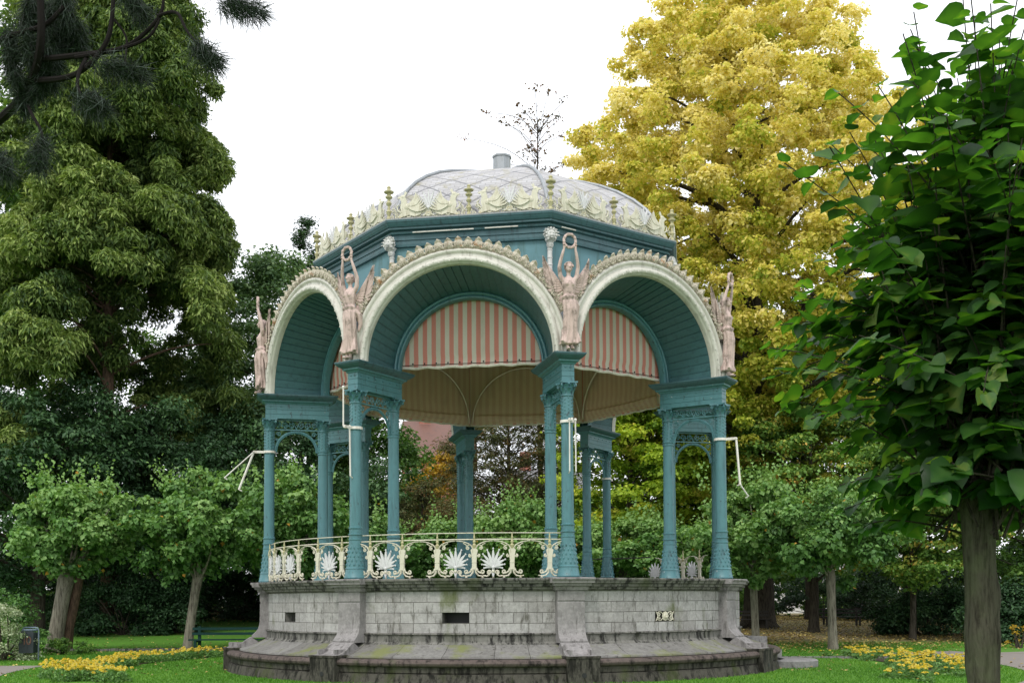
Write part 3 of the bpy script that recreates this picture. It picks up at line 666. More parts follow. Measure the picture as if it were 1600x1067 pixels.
rp.tube([(-hd + 2 * hd * i / 30, -APD - .02 + .012 * math.sin(i * 2), ZB - .015 + .012 * math.sin(i * 1.3)) for i in range(31)], .032, 6)
rpm = rp.mesh('hem_roll', 'piping', True)
hk = MB(); hk.tube([(-hd, -APD - .05, ZB + .045), (hd, -APD - .05, ZB + .045)], .008, 4)
for i in range(13): hk.ball((-1.62 + 3.24 * i / 12, -APD - .06, ZB + .075), .02, 6, 4)
hkm = hk.mesh('curtain_rod', 'dark')
pp = MB(); pp.tube([(1.60 * math.cos(a), -APD + .12, 6.95 + 1.60 * math.sin(a)) for a in np.linspace(0, PI, 40)], .03, 6, flat=.6)
ppm = pp.mesh('seam_piping', 'piping', True)
for a in FACE:
    o = place('awning', awm, B, a)
    for nm, me in (('awning_lining', lnm), ('hem_roll', rpm), ('curtain_rod', hkm), ('seam_piping', ppm)): place(nm, me, o)
olathe([(4.47, 8.84), (3.2, 9.0), (.01, 9.15)]).obj('canvas_ceiling', 'lining', B)
# --- dome
hipP = [(4.62, 10.20), (4.50, 10.50), (4.33, 10.80), (4.10, 11.09), (3.78, 11.38), (3.35, 11.67), (2.85, 11.93), (2.3, 12.15), (1.75, 12.33), (1.2, 12.50), (.7, 12.66), (.30, 12.80)]
dm = MB()
for k in range(8):
    a0, a1 = CORN[k], CORN[k] + rad(45); P = []; UV = []; L = 0
    for j, (r, z) in enumerate(hipP):
        if j: L += math.hypot(r - hipP[j - 1][0], z - hipP[j - 1][1])
        for q in range(5):
            f = q / 4; x0, y0 = r * math.sin(a0), -r * math.cos(a0); x1, y1 = r * math.sin(a1), -r * math.cos(a1)
            P.append((x0 + (x1 - x0) * f, y0 + (y1 - y0) * f, z)); UV.append(((f - .5) * 2 * r * math.sin(rad(22.5)) + 12.0 + k * 3, L))
    dm.add(P, [(j * 5 + q, j * 5 + q + 1, (j + 1) * 5 + q + 1, (j + 1) * 5 + q) for j in range(len(hipP) - 1) for q in range(4)], UV)
dome = dm.obj('dome_roof', 'slate', B, smooth=True)
hp = MB(); hp.tube([(0, -r - .02, z + .02) for r, z in hipP], [.042] * len(hipP), 8); hpm = hp.mesh('hip_roll', 'zinc', True)
for a in CORN: place('hip_roll', hpm, dome, a)
fs_ = MB(); fs_.lathe([(.42, 12.72), (.30, 12.80), (.24, 12.88), (.235, 13.27), (.26, 13.275), (.26, 13.32), (.001, 13.33)], 8, phase=rad(TH)); fs_.obj('finial_stub', 'zinc', dome)
# --- cast cresting round the roof edge: per face base scrolls, with posts, palmettes and griffins
def blade(mb, base, tip, w, y, th=.02, bow=0.0, n=6):
    bx, bz = base; tx, tz = tip; dx, dz = tx - bx, tz - bz; L = math.hypot(dx, dz); nx, nz_ = -dz / L, dx / L
    Lp, Rp = [], []
    for i in range(n + 1):
        f = i / n; ww = w * (math.sin(PI * min(1, f * .9 + .08)) ** .7) * (1 if i < n else .15); b = bow * math.sin(PI * f)
        cx_, cz_ = bx + dx * f + nx * b, bz + dz * f + nz_ * b
        Lp.append((cx_ + nx * ww, cz_ + nz_ * ww)); Rp.append((cx_ - nx * ww, cz_ - nz_ * ww))
    mb.extr(Lp + Rp[::-1], lambda u, v: (u, y - th, v), lambda u, v: (u, y + th, v))
def palmette(h, w, nb=9, y=0, bw=.02):
    p = MB(); oz = h * .34
    for i in range(nb):
        a = -1.65 + 3.3 * i / (nb - 1); c = math.cos(a / 2) ** 2
        L = w + (h - oz - w) * c ** 1.5
        tx_, tz_ = L * math.sin(a), oz + L * math.cos(a)
        blade(p, (.03 * math.sin(a), oz + .03 * math.cos(a)), (tx_, tz_), bw * (.8 + .35 * c), y - .003 * (i % 5), .012 + .0023 * ((i * 3) % 7), bow=.03 * h * math.sin(a))
        p.ball((tx_, y - .01, tz_), (bw * .8, .014, bw * .9), 5, 4)
    p.ball((0, y - .02, oz), (.035, .03, .04), 8, 6); blade(p, (0, oz), (0, 0), .03, y, .0213)
    return p
PZ = 10.21
cp = MB().lathe([(.05, 0), (.05, 0 + .03), (.028, 0 + .06), (.045, 0 + .11), (.06, 0 + .14), (.03, 0 + .17), (.028, 0 + .24), (.055, 0 + .27), (.062, 0 + .29), (.03, 0 + .33), (.035, 0 + .36), (.075, 0 + .385), (.08, 0 + .41), (.04, 0 + .43), (.05, 0 + .455), (.105, 0 + .475), (.11, 0 + .495), (.05, 0 + .51), (.035, 0 + .545), (.045, 0 + .565), (.03, 0 + .59), (.001, 0 + .60)], 12)
cp.v = [(x, y, z * 1.16) for x, y, z in cp.v]
cpm = cp.mesh('crest_post', 'ochre', True)
pm_ = palmette(.50, .15, 11, bw=.017)
for sx in (1, -1): pm_.tube([(sx * x, 0, z) for x, z in spiral(.12, .085, .075, .01, PI * .9, -1.5, 18)], .016, 5)
pmm = pm_.mesh('crest_palmette', 'white', True)
gf = MB()        # winged griffin in low relief, facing +X
def poly(mb, pts, y, th): mb.extr(pts, lambda u, v: (u, y - th, v), lambda u, v: (u, y + th, v))
poly(gf, [(-.22, .06), (-.10, .02), (.02, .05), (.12, .03), (.20, .0), (.24, .02), (.16, .10), (.19, .20), (.17, .30), (.20, .36), (.15, .40), (.08, .36), (.06, .27), (-.02, .20), (-.13, .19), (-.21, .14)], 0, .022)
gf.ball((.05, 0, .2), (.08, .04, .07), 8, 6); gf.ball((-.12, 0, .13), (.09, .04, .07), 8, 6)
gf.ball((.14, 0, .39), (.05, .03, .04), 8, 6)
poly(gf, [(.17, .41), (.25, .385), (.235, .36), (.18, .365)], 0, .014)
for x_, z_ in ((.11, .44), (.08, .42)): blade(gf, (.12, .40), (x_ - .02, z_ + .06), .014, x_ * .1, .01)
for i in range(8):
    f = i / 7; blade(gf, (.04 - .02 * f, .24 - .01 * i), (-.12 - .22 * f, .47 - .03 * i - .10 * f * f), .021, -.026 - .004 * (i % 4), .009 + .0011 * i, bow=.05)
gf.tube([(x, 0, z) for x, z in spiral(-.25, .12, .09, .015, -PI / 2, -1.3, 16)], .017, 5)
gf.tube([(x, 0, z) for x, z in spiral(.03, .06, .06, .01, PI / 2, 1.4, 14)], .015, 5)
gf.tube([(x, 0, z) for x, z in spiral(-.36, .09, .07, .01, -PI / 2, 1.4, 14)], .015, 5)
gf.tube([(.17, 0, .1), (.24, 0, .14), (.26, 0, .22), (.22, 0, .24)], .016, 5)
gfm = gf.mesh('crest_griffin', 'creamiron', True)
gb = MB(); yb = -4.80 * math.cos(rad(22.5)); half = 4.80 * math.sin(rad(22.5))
gb.box(-half, half, yb - .02, yb + .02, PZ - .01, PZ + .02)
for i in range(-9, 10):
    x = i * half / 9.5; sg = 1 if i % 2 else -1
    gb.tube([(x + sg * u, yb + .02, PZ + .20 + w) for u, w in spiral(0, 0, .07, .01, -PI / 2, 1.4, 14)], .014, 4)
    gb.tube([(x + .08, yb + .02, PZ + .02), (x + .1 * sg, yb + .02, PZ + .13), (x, yb + .025, PZ + .27), (x + .05 * sg, yb + .02, PZ + .36)], [.016, .015, .013, .006], 4)
    gb.ball((x + .06, yb, PZ + .11), (.022, .02, .03), 5, 4)
for i in range(-14, 15):
    x = i * half / 14.5; s_ = 1 if i % 2 else -1
    gb.tube([(x + s_ * (u), yb, PZ + .05 + w) for u, w in spiral(0, 0, .05, .008, PI / 2, 1.3, 12)], .013, 4)
gbm = gb.mesh('roof_cresting', 'creamiron', True)
Q = half / 2
for a in FACE:
    c = place('roof_cresting', gbm, B, a)
    place('crest_post', cpm, c, 0, (0, yb, PZ)); place('crest_post', cpm, c, 0, (-half, yb, PZ), sc=(1.05, 1.05, 1.12))
    for sx in (1, -1):
        place('crest_palmette', pmm, c, 0, (sx * Q, yb, PZ + .02), (1.15, 1, 1.2))
        for px, dirn in ((sx * Q - .42, -1), (sx * Q + .42, 1)):
            place('crest_griffin', gfm, c, 0, (px, yb - .02, PZ + .01), (dirn * 1.18, 1, 1.24))
# --- balustrade
pb = MB(); ZF = 2.128
def pl(mb, pts, th=.018, y=0): mb.extr(pts, lambda u, v: (u, y - th, v), lambda u, v: (u, y + th, v))
pl(pb, [(-.05, .16), (.05, .16), (.045, .30), (.055, .46), (.075, .56), (.03, .60), (0, .585), (-.03, .60), (-.075, .56), (-.055, .46), (-.045, .30)], .024)
pb.box(-.05, .05, -.03, .03, .30, .315)
for sx in (1, -1):
    q = lambda pts: [(sx * x, 0, z) for x, z in pts]
    pb.tube(q([(.03, .20), (.07, .12), (.13, .085), (.19, .075)]), [.024, .022, .018, .016], 6); pb.tube(q(spiral(.165, .115, .045, .008, -PI / 2, 1.2, 12)), .015, 5)
    pb.tube(q([(.02, .20), (.03, .10), (.08, .035), (.16, .02), (.24, .035)]), [.02, .02, .018, .016, .012], 6)
    pb.ball((sx * .17, 0, -.0), (.028, .02, .02), 6, 4); pb.ball((sx * .055, -.01, .15), (.03, .025, .03), 6, 4)
    pb.tube(q(spiral(.085, .44, .035, .006, PI / 2, -1.3, 12)), .014, 5)
    A = [(.03 + .35 * (1 - math.cos(f * PI / 2)) * 1.0, .57 + .175 * math.sin(f * PI / 2)) for f in np.linspace(0, 1, 9)]
    pb.tube(q(A), [.026, .026, .025, .024, .022, .020, .018, .017, .016], 6, flat=.6)
    pb.tube(q(spiral(.135, .60, .04, .008, PI * .5, -1.4, 12)), .013, 5); pb.tube(q([(.10, .66), (.15, .645), (.19, .68), (.23, .70)]), .012, 5)
bme_ = pb.mesh('baluster', 'creamiron', True)
uf = MB().lathe([(.01, .56), (.03, .60), (.045, .66), (.02, .69), (.035, .73), (.018, .76), (.014, .80), (.022, .815), (.014, .85), (.012, .91), (.001, .92)], 8)
ufm = uf.mesh('rail_finial', 'ochre', True)
pw_ = palmette(.59, .095, 11, bw=.024); 
for e in (0,): pass
pwm = pw_.mesh('palmette', 'white', True)
sc2 = MB()
for sx in (1, -1):
    q = lambda pts: [(sx * x, -.01, z) for x, z in pts]
    sc2.tube(q(spiral(.075, .10, .05, .008, -PI / 2, 1.5, 16)), .017, 6); sc2.tube(q([(.075, .05), (.13, .02), (.2, .03)]), .016, 6)
sc2.ball((0, -.02, .12), (.03, .02, .035), 8, 5); sc2.ball((0, 0, .02), (.02, .02, .05), 6, 4)
sc2m = sc2.mesh('palmette_scroll', 'creamiron', True)
RB = 5.95
def rail_arc(a0, a1, r, z, t=.014, n=30):
    return [(r * math.sin(a), -r * math.cos(a), z) for a in np.linspace(a0, a1, n)]
def balustrade(c0, missing=(), miss_post=(), rails=True, mats=None, railspan=None):
    """c0: bearing in degrees of the corner where the segment starts"""
    r_ = MB(); a0, a1 = railspan or (c0 + .9, c0 + 44.1)
    if rails:
        r_.tube(rail_arc(rad(a0), rad(a1), RB - .02, 2.905), .014, 6); r_.tube(rail_arc(rad(a0), rad(a1), RB - .06, 3.04), .011, 6)
    else: r_.tube(rail_arc(rad(a0), rad(a1), RB - .02, 2.90, n=12), .02, 6)
    o = r_.obj('balustrade', mats or 'creamiron', B)
    for i in range(6):
        a = rad(c0 + 3.9 + 7.5 * i - .15); loc = (RB * math.sin(a), -RB * math.cos(a), ZF)
        if i in miss_post: continue
        place('baluster', bme_, o, a, loc); place('rail_finial', ufm, o, a, loc)
    for i in range(5):
        if i in missing: continue
        a = rad(c0 + 7.5 + 7.5 * i); loc = (RB * math.sin(a), -RB * math.cos(a), ZF)
        place('palmette', pwm, o, a, loc); place('palmette_scroll', sc2m, o, a, loc)
balustrade(TH - 45, missing=(1, 4))
balustrade(TH - 90, missing=(3,))
balustrade(TH + 96 - 0, missing=(3, 4), miss_post=(3, 4, 5), rails=False, mats='darkwood', railspan=(TH + 96 + 24, TH + 96 + 44))
# --- folding banner brackets clamped to outer columns
def bracket(a, arms, z=5.345, nm='banner_bracket'):
    m = MB(); r = 5.95
    m.lathe([(.125, z - .03), (.150, z - .028), (.150, z + .028), (.125, z + .03)], 16, cy=-r)
    m.box(-.02, .02, -r - .38, -r - .13, z - .03, z + .03)
    for (p0, p1) in arms:
        p0, p1 = Vector(p0), Vector(p1)
        for dx in (-.0,): m.tube([p0, p1], .026, 4, flat=.6)
        m.ball(p0, .034, 6, 4); m.tube([p1, p1 + Vector((.0, .07, -.03))], .015, 4)
    m.obj(nm, 'pinkpaint', B, rz=a)
r_ = 5.95
bracket(CORN[0], [((0, -r_ - .38, 5.34), (0, -r_ - 1.08, 4.68)), ((0, -r_ - .38, 5.34), (0, -r_ - .73, 4.40))])
bracket(CORN[3], [((0, -r_ - .38, 5.34), (0, -r_ - .46, 4.28)), ((0, -r_ - .46, 4.28), (.1, -r_ - .62, 4.0))])
bracket(CORN[2], [((-.01, -r_ - .22, 5.36), (-.02, -r_ - .24, 4.29)), ((.12, -r_ - .2, 5.36), (.12, -r_ - .22, 4.29))])
bracket(CORN[1], [((-.09, -r_ - .3, 6.2), (-.09, -r_ - .3, 5.36)), ((.0, -r_ - .2, 5.36), (.02, -r_ - .2, 4.3))])
bracket(CORN[5], [((0, -r_ - .2, 5.2), (.06, -r_ - .3, 3.6))])
for c in [o for o in B.children if o.name.startswith('banner_bracket')]: pass
# rounded entrance steps on the right hand side
st = MB()
for rr, z0, z1 in ((.78, -.1, .19), ):
    st.lathe([(.001, z1), (rr - .04, z1), (rr, z1 - .03), (rr, z0)], 28, cx=0, cy=0, a0=-PI / 2 - .3, a1=PI / 2 + .3)
a = rad(77); st.obj('entrance_step', 'bluestone', B, smooth=False, rz=a, loc=(7.05 * math.sin(a), -7.05 * math.cos(a), 0))
st = MB(); st.box(-1.3, 1.3, -7.0, -6.2, -.1, .36); st.box(-1.28, -.98, -6.62, -6.1, .363, .70)
st.obj('entrance_step', 'bluestone', B, rz=rad(98))

# ================================================================== STATUES
def loft(mb, rings, n=20, fold=None):
    """rings: (x, y, z, rx, ry, rot)"""
    vs = []
    for j, (x, y, z, rx, ry) in enumerate(rings):
        for i in range(n):
            a = 2 * PI * i / n; k = 1 + (fold[j] * math.cos(a * fold_n + j * .25) if fold else 0)
            vs.append((x + rx * math.cos(a) * k, y + ry * math.sin(a) * k, z))
    m = len(rings)
    mb.add(vs, [(j * n + i, j * n + (i + 1) % n, (j + 1) * n + (i + 1) % n, (j + 1) * n + i) for j in range(m - 1) for i in range(n)] + [tuple(range(n - 1, -1, -1)), tuple(range((m - 1) * n, m * n))])
fold_n = 9
def voxel(mb, name, vox, m, sm=2):
    me = mb.mesh('tmp', m); o = bpy.data.objects.new('tmp', me); COL.objects.link(o)
    r = o.modifiers.new('r', 'REMESH'); r.mode = 'VOXEL'; r.voxel_size = vox; r.use_smooth_shade = True
    s_ = o.modifiers.new('s', 'SMOOTH'); s_.iterations = sm; s_.factor = .5
    dg = bpy.context.evaluated_depsgraph_get(); out = bpy.data.meshes.new_from_object(o.evaluated_get(dg)); out.name = name
    bpy.data.objects.remove(o); return out
# figure in local space: faces -Y, origin under the feet
b = MB()
fr = [(-.01, -.02, .12, .20, .13), (.0, -.02, .22, .18, .13), (.02, -.03, .40, .155, .125), (.025, -.05, .65, .15, .125), (.02, -.06, .85, .155, .13), (.01, -.04, 1.0, .165, .13), (.0, -.02, 1.10, .135, .105), (0, -.02, 1.18, .12, .095),
      (0, -.02, 1.28, .14, .11), (0, -.02, 1.38, .155, .115), (0, -.01, 1.46, .15, .095), (0, 0, 1.52, .11, .07), (0, 0, 1.55, .05, .05), (0, -.005, 1.63, .045, .045)]
loft(b, fr, 36, [.22, .20, .16, .13, .10, .07, .05, .07, .06, .05, .03, 0, 0, 0])
loft(b, [(0, -.03, 1.06, .16, .125), (0, -.03, 1.12, .175, .14), (0, -.02, 1.15, .12, .10)], 36, [.12, .10, .02])      # overfold at the waist
for sx in (1, -1):
    b.ball((sx * .06, -.105, 1.37), (.05, .045, .05), 10, 8)
    b.tube([(sx * .12, 0, 1.46), (sx * .19, .0, 1.56), (sx * .215, -.02, 1.74), (sx * .20, -.05, 1.84), (sx * .16, -.09, 2.0), (sx * .13, -.11, 2.10)], [.06, .052, .045, .04, .035, .026], 10)
    b.tube([(sx * .05, -.03, .22), (sx * .05, -.05, .10), (sx * .05, -.06, .05)], [.045, .036, .034], 8)
    b.ball((sx * .052, -.105 + .0 * sx, .03), (.036, .095, .034), 10, 6); b.ball((sx * .13, -.115, 2.13), (.035, .022, .045), 8, 6)
for i in range(7):    # flying hem of the robe
    x = -.17 + i * .055; b.tube([(x, -.05, .42), (x * 1.1 + .02, -.08, .28), (x * 1.25 + .03, -.11 - .02 * (i % 2), .16 - .02 * (i % 3))], [.025, .035, .04], 6)
b.tube([(.15, 0, 1.05), (.22, .06, .95), (.21, .10, .75), (.17, .08, .60)], [.05, .06, .05, .02], 8)
# head
b.ball((0, -.015, 1.735), (.082, .098, .115), 16, 12); b.ball((0, -.075, 1.675), (.045, .04, .04), 10, 8)
b.tube([(0, -.112, 1.765), (0, -.132, 1.715)], [.010, .017], 6); b.ball((0, -.112, 1.683), (.024, .012, .009), 8, 5)
for sx in (1, -1):
    b.ball((sx * .034, -.10, 1.742), (.016, .012, .009), 8, 5); b.ball((sx * .036, -.106, 1.765), (.024, .01, .006), 8, 5); b.ball((sx * .086, -.0, 1.725), (.012, .02, .03), 8, 5)
bodym = voxel(b, 'figure_body', .0125, 'statue')
bodym.materials.clear(); bodym.materials.append(M['statue'])
fg = MB()
for sx in (1, -1):     # fingers closed round the wreath, thumb from the side of the palm
    for k, (dx, L) in enumerate(((-.024, .055), (-.008, .062), (.008, .06), (.024, .048))):
        x = sx * .13 + dx; fg.tube([(x, -.118, 2.155), (x, -.140, 2.155 + L * .5), (x, -.125, 2.155 + L * .9), (x, -.10, 2.155 + L * .95)], [.0095, .009, .008, .007], 5)
    fg.tube([(sx * .105, -.118, 2.125), (sx * .085, -.135, 2.155), (sx * .085, -.13, 2.185)], [.011, .010, .008], 5)
fgm = fg.mesh('fingers', 'statue', True)
hr = MB(); hr.ball((0, .012, 1.765), (.093, .10, .10), 14, 10); hr.ball((0, .10, 1.74), (.05, .045, .045), 10, 7)
for i in range(13):
    a = PI * i / 12; hr.ball((.092 * math.cos(a), -.045 + .02 * math.sin(a * 3), 1.765 + .065 * math.sin(a)), (.026, .026, .024), 7, 5)
hrm = hr.mesh('hair', 'statue', True)
wr = MB(); n_ = 36
for i in range(n_):
    a = 2 * PI * i / n_; wr.ball((.135 * math.cos(a), -.115 + .012 * math.sin(a * 9), 2.265 + .14 * math.sin(a)), (.032, .03, .032), 6, 4)
wr.tube([(.135 * math.cos(2 * PI * i / 24), -.115, 2.265 + .14 * math.sin(2 * PI * i / 24)) for i in range(25)], .026, 6)
wrm = wr.mesh('wreath', 'statue', True)
def feather(mb, p0, p1, p2, w, th=.012, n=7):
    p0, p1, p2 = map(Vector, (p0, p1, p2)); nr = Vector((0, 1, 0)); L, Rr, C = [], [], []
    for i in range(n + 1):
        f = i / n; p = p0 * (1 - f) ** 2 + p1 * 2 * f * (1 - f) + p2 * f * f; d = ((p1 - p0) * (1 - f) + (p2 - p1) * f).normalized()
        s_ = d.cross(nr).normalized(); ww = w * (.45 + .55 * math.sin(PI * min(1, .15 + f * .75))) * (1 if f < .9 else .45)
        L.append(p + s_ * ww); Rr.append(p - s_ * ww); C.append(p + Vector((0, -th, 0)))
    vs = []
    for l, c, r in zip(L, C, Rr): vs += [l, c, r, c + Vector((0, 2 * th, 0))]
    mb.add(vs, [(4 * i + a_, 4 * i + b_, 4 * i + 4 + b_, 4 * i + 4 + a_) for i in range(n) for a_, b_ in ((0, 1), (1, 2), (2, 3), (3, 0))] + [(3, 2, 1, 0), (4 * n, 4 * n + 1, 4 * n + 2, 4 * n + 3)])
def wing(sx):
    w = MB()
    sh = Vector((.09, .09, 1.40)); wrist = Vector((.37, .13, 1.66))
    w.tube([(sx * .06, .08, 1.30), (sx * .16, .10, 1.42), (sx * .28, .12, 1.56), (sx * .40, .13, 1.70), (sx * .52, .14, 1.86), (sx * .62, .15, 2.06)], [.05, .055, .05, .045, .03, .012], 8)
    for i in range(10):           # long outer feathers
        f = i / 9; r0 = Vector((.12 + .28 * f, .12, 1.34 + .34 * f)); tip = Vector((.50 + .13 * f + .05 * math.sin(f * PI), .17, 1.34 + .74 * f ** .9)); md = (r0 + tip) / 2 + Vector((.05, 0, -.06))
        feather(w, (sx * r0.x, r0.y, r0.z), (sx * md.x, md.y, md.z), (sx * tip.x, tip.y + .01 * (i % 2), tip.z), .036)
    for i in range(9):            # short coverts
        f = i / 8; r0 = Vector((.10 + .27 * f, .10, 1.34 + .32 * f)); tip = Vector((.34 + .13 * f, .12, 1.30 + .50 * f)); md = (r0 + tip) / 2 + Vector((.04, 0, -.03))
        feather(w, (sx * r0.x, r0.y - .02, r0.z), (sx * md.x, md.y - .02, md.z), (sx * tip.x, tip.y - .015, tip.z), .034)
    for i in range(7):
        f = i / 6; r0 = Vector((.06 + .1 * f, .09, 1.36 - .05 * i)); tip = Vector((.34 - .035 * i, .13, 1.22 - .055 * i))
        feather(w, (sx * r0.x, r0.y, r0.z), (sx * (r0.x + tip.x) / 2, .1, (r0.z + tip.z) / 2 + .03), (sx * tip.x, tip.y, tip.z), .032)
    return w.mesh('wing', 'statue', True)
WR, WL = wing(1), wing(-1)
ftm = MB().box(-.1, .1, -.12, .10, -.06, .0).box(-.03, .03, -.02, .05, -.30, -.05).mesh('pedestal', 'crest')
names8 = {0: 'pink winged angel statue in profile holding up a wreath at the far left arch', 1: 'pink winged angel statue raising a wreath on the pier left of the central front arch',
          2: 'pink winged angel statue raising a wreath on the pier right of the central front arch', 3: 'pink winged angel statue in profile with raised arms against the yellow tree',
          }
for k, a in enumerate(CORN):
    if k not in names8: continue
    R = 6.13; t_ = thing('angel_statue', names8[k], 'statue', (R * math.sin(a), -R * math.cos(a), 6.79), a, 'winged angel statues on the bandstand piers', (1.0, 1.0, 1.0))
    for nm, me in (('figure_body', bodym), ('fingers', fgm), ('hair', hrm), ('wreath', wrm), ('wing', WR), ('wing', WL)): place(nm, me, t_, 0, (0, .0, 0), (.80, 1, .97) if nm == 'wing' else (.93, 1, 1))

# ================================================================== GROUND
def gz(x, y):
    def sm(v): v = np.clip(v, 0, 1); return v * v * (3 - 2 * v)
    left = .95 * sm((y - 11) / 24) * sm((2 - x) / 8 + .0); right = .5 * sm((y - 8) / 24) * sm((x + 6) / 8)
    return left + right
def grid_mesh(name, xs, ys, m, fz=gz, dz=0):
    X, Y = np.meshgrid(xs, ys); Z = fz(X, Y) + dz; v = np.stack([X.ravel(), Y.ravel(), Z.ravel()], 1)
    nx, ny = len(xs), len(ys); i = np.arange((nx - 1) * (ny - 1)); r, c = i // (nx - 1), i % (nx - 1); b_ = r * nx + c
    f = np.stack([b_, b_ + 1, b_ + nx + 1, b_ + nx], 1)
    return np_mesh(name, v, f, m)
def np_mesh(name, v, f, m, tint=None, smooth=False):
    me = bpy.data.meshes.new(name); k = f.shape[1]
    me.vertices.add(len(v)); me.vertices.foreach_set('co', v.astype(np.float32).ravel())
    me.loops.add(len(f) * k); me.loops.foreach_set('vertex_index', f.astype(np.int32).ravel())
    me.polygons.add(len(f)); me.polygons.foreach_set('loop_start', np.arange(0, len(f) * k, k, dtype=np.int32))
    try: me.polygons.foreach_set('loop_total', np.full(len(f), k, dtype=np.int32))
    except Exception: pass
    if tint is not None:
        at = me.attributes.new('tint', 'FLOAT', 'POINT'); at.data.foreach_set('value', tint.astype(np.float32))
    if smooth: me.polygons.foreach_set('use_smooth', np.ones(len(f), dtype=bool))
    me.materials.append(M[m] if isinstance(m, str) else m); me.update(calc_edges=True); return me
gme = grid_mesh('ground', np.concatenate([np.linspace(-400, -60, 12), np.linspace(-55, 55, 111), np.linspace(60, 400, 12)]), np.concatenate([np.linspace(-60, -30, 7), np.linspace(-28, 70, 99), np.linspace(80, 700, 12)]), 'lawn')
tag(place('ground', gme), None, None, kind='structure')
def ring_sheet(name, r0, r1, a0, a1, m, dz, n=80, extra=None):
    vs = []; fs = []
    for i in range(n + 1):
        a = rad(a0 + (a1 - a0) * i / n)
        for r in (r0, r1):
            x, y = r * math.sin(a), -r * math.cos(a); vs.append((x, y, float(gz(np.array(x), np.array(y))) + dz))
    fs = [(2 * i, 2 * i + 1, 2 * i + 3, 2 * i + 2) for i in range(n)]
    mb = MB(); mb.add(vs, fs)
    if extra: extra(mb)
    return tag(mb.obj(name, m), None, None, kind='structure')
def ex_r(mb): mb.add([(13.5, -4, .006), (60, -6, .006), (60, 14, .5), (30, 12, .3), (20, 8.5, .02), (14.0, 4, .006)], [(0, 1, 2, 3, 4, 5)])
ring_sheet('path', 12.3, 15.0, 10, 112, 'path', .012)
mb = MB(); mb.add([(14.3, -3.5, .008), (40, -6, .008), (40, 9, .06), (22, 7.6, .03), (14.6, 4.5, .008)], [(0, 1, 2, 3, 4)]); tag(mb.obj('path', 'path'), None, None, kind='structure')
ring_sheet('path', 11.9, 13.9, -92, -10, 'path', .012)
mb = MB(); mb.add([(-13.6, -4.2, .008), (-13.6, .3, .008), (-40, -.6, .008), (-40, -5, .008)], [(0, 1, 2, 3)]); tag(mb.obj('path', 'path'), None, None, kind='structure')
ring_sheet('soil_bed', 9.7, 10.15, -148, -57, 'soil', .016); ring_sheet('soil_bed', 9.8, 11.3, 66, 108, 'soil', .016)
# low stone edging by the left lawn
kb_ = MB(); N = 40
for i in range(N):
    x0 = -15.2 + i * .245; y0 = 8.6 + .02 * i; kb_.box(x0, x0 + .235, y0 - .06, y0 + .06, -.05, .085 + .01 * ((i * 7) % 3))
tag(kb_.obj('lawn_edging', 'cornstone'), 'low dark stone edging strip along the rising left lawn', 'edging')
kb_ = MB()
for i in range(20): kb_.box(7.6 + i * .2, 7.79 + i * .2, 2.3 - .05 * i, 2.42 - .05 * i, -.03, .05)
tag(kb_.obj('path_edging', 'bluestone'), 'thin grey stone edging in the grass right of the bandstand steps', 'edging')

# ================================================================== FOLIAGE
def leaf_mesh(name, C, N, A, L, Wd, m, tint, fold=.25):
    """C centres, N normals, A long axes (unit), L lengths, Wd widths -> folded four-corner leaves"""
    n = len(C); A = A - N * (A * N).sum(1, keepdims=True); A /= np.linalg.norm(A, axis=1, keepdims=True) + 1e-9; B_ = np.cross(N, A)
    L = L[:, None]; Wd = Wd[:, None]
    v = np.empty((n, 4, 3)); v[:, 0] = C - A * L * .5; v[:, 2] = C + A * L * .5
    v[:, 1] = C + B_ * Wd * .5 + N * Wd * fold - A * L * .08; v[:, 3] = C - B_ * Wd * .5 + N * Wd * fold - A * L * .08
    i = np.arange(n)[:, None] * 4
    f = np.concatenate([i + [0, 1, 2], i + [0, 2, 3]], 0)
    return np_mesh(name, v.reshape(-1, 3), f, m, np.repeat(np.clip(tint, 0, 1), 4))
def rnd_unit(n):
    v = rng.normal(size=(n, 3)); return v / np.linalg.norm(v, axis=1, keepdims=True)
def clump_leaves(cl, cr_, per, size, droop=.0, upb=.5, shell=.55, tint_c=None, tint_v=.18, flat=.75, hemi=.25, aspect=.75, sizev=.3):
    """leaves in clumps: cl (m,3) centres, cr_ (m,) radii"""
    m = len(cl); idx = np.repeat(np.arange(m), per); n = len(idx)
    d = rnd_unit(n); d[:, 2] = np.where((d[:, 2] < 0) & (rng.random(n) > hemi), -d[:, 2], d[:, 2])
    r = (shell + (1 - shell) * rng.random(n)) ** 1.0 * np.where(rng.random(n) < .12, rng.random(n) * 1.25, 1)
    P = cl[idx] + d * (r * cr_[idx])[:, None] * np.array([1, 1, flat])
    N = d * .6 + np.array([0, 0, upb]) + rng.normal(size=(n, 3)) * .45; N /= np.linalg.norm(N, axis=1, keepdims=True)
    A = d * np.array([1, 1, .4]) + np.array([0, 0, -droop]) + rng.normal(size=(n, 3)) * .5
    A /= np.linalg.norm(A, axis=1, keepdims=True)
    L = size * (1 + sizev * rng.normal(size=n)).clip(.5, 1.8)
    tc = (tint_c[idx] if tint_c is not None else .5) + tint_v * rng.normal(size=n)
    return P, N, A, L, L * aspect, tc
def crown_points(n, zc, rz, rxy, top=1.0, cx=0, cy=0, fill=.7, pw=.5):
    d = rnd_unit(n); rr = (fill + (1 - fill) * rng.random(n)) * np.where(rng.random(n) < .25, rng.random(n) ** .5, 1)
    h = d[:, 2]
    s = np.where(h > 0, 1 - (1 - top) * h, 1)
    return np.stack([cx + d[:, 0] * rr * rxy * s, cy + d[:, 1] * rr * rxy * s, zc + h * rr * rz], 1)
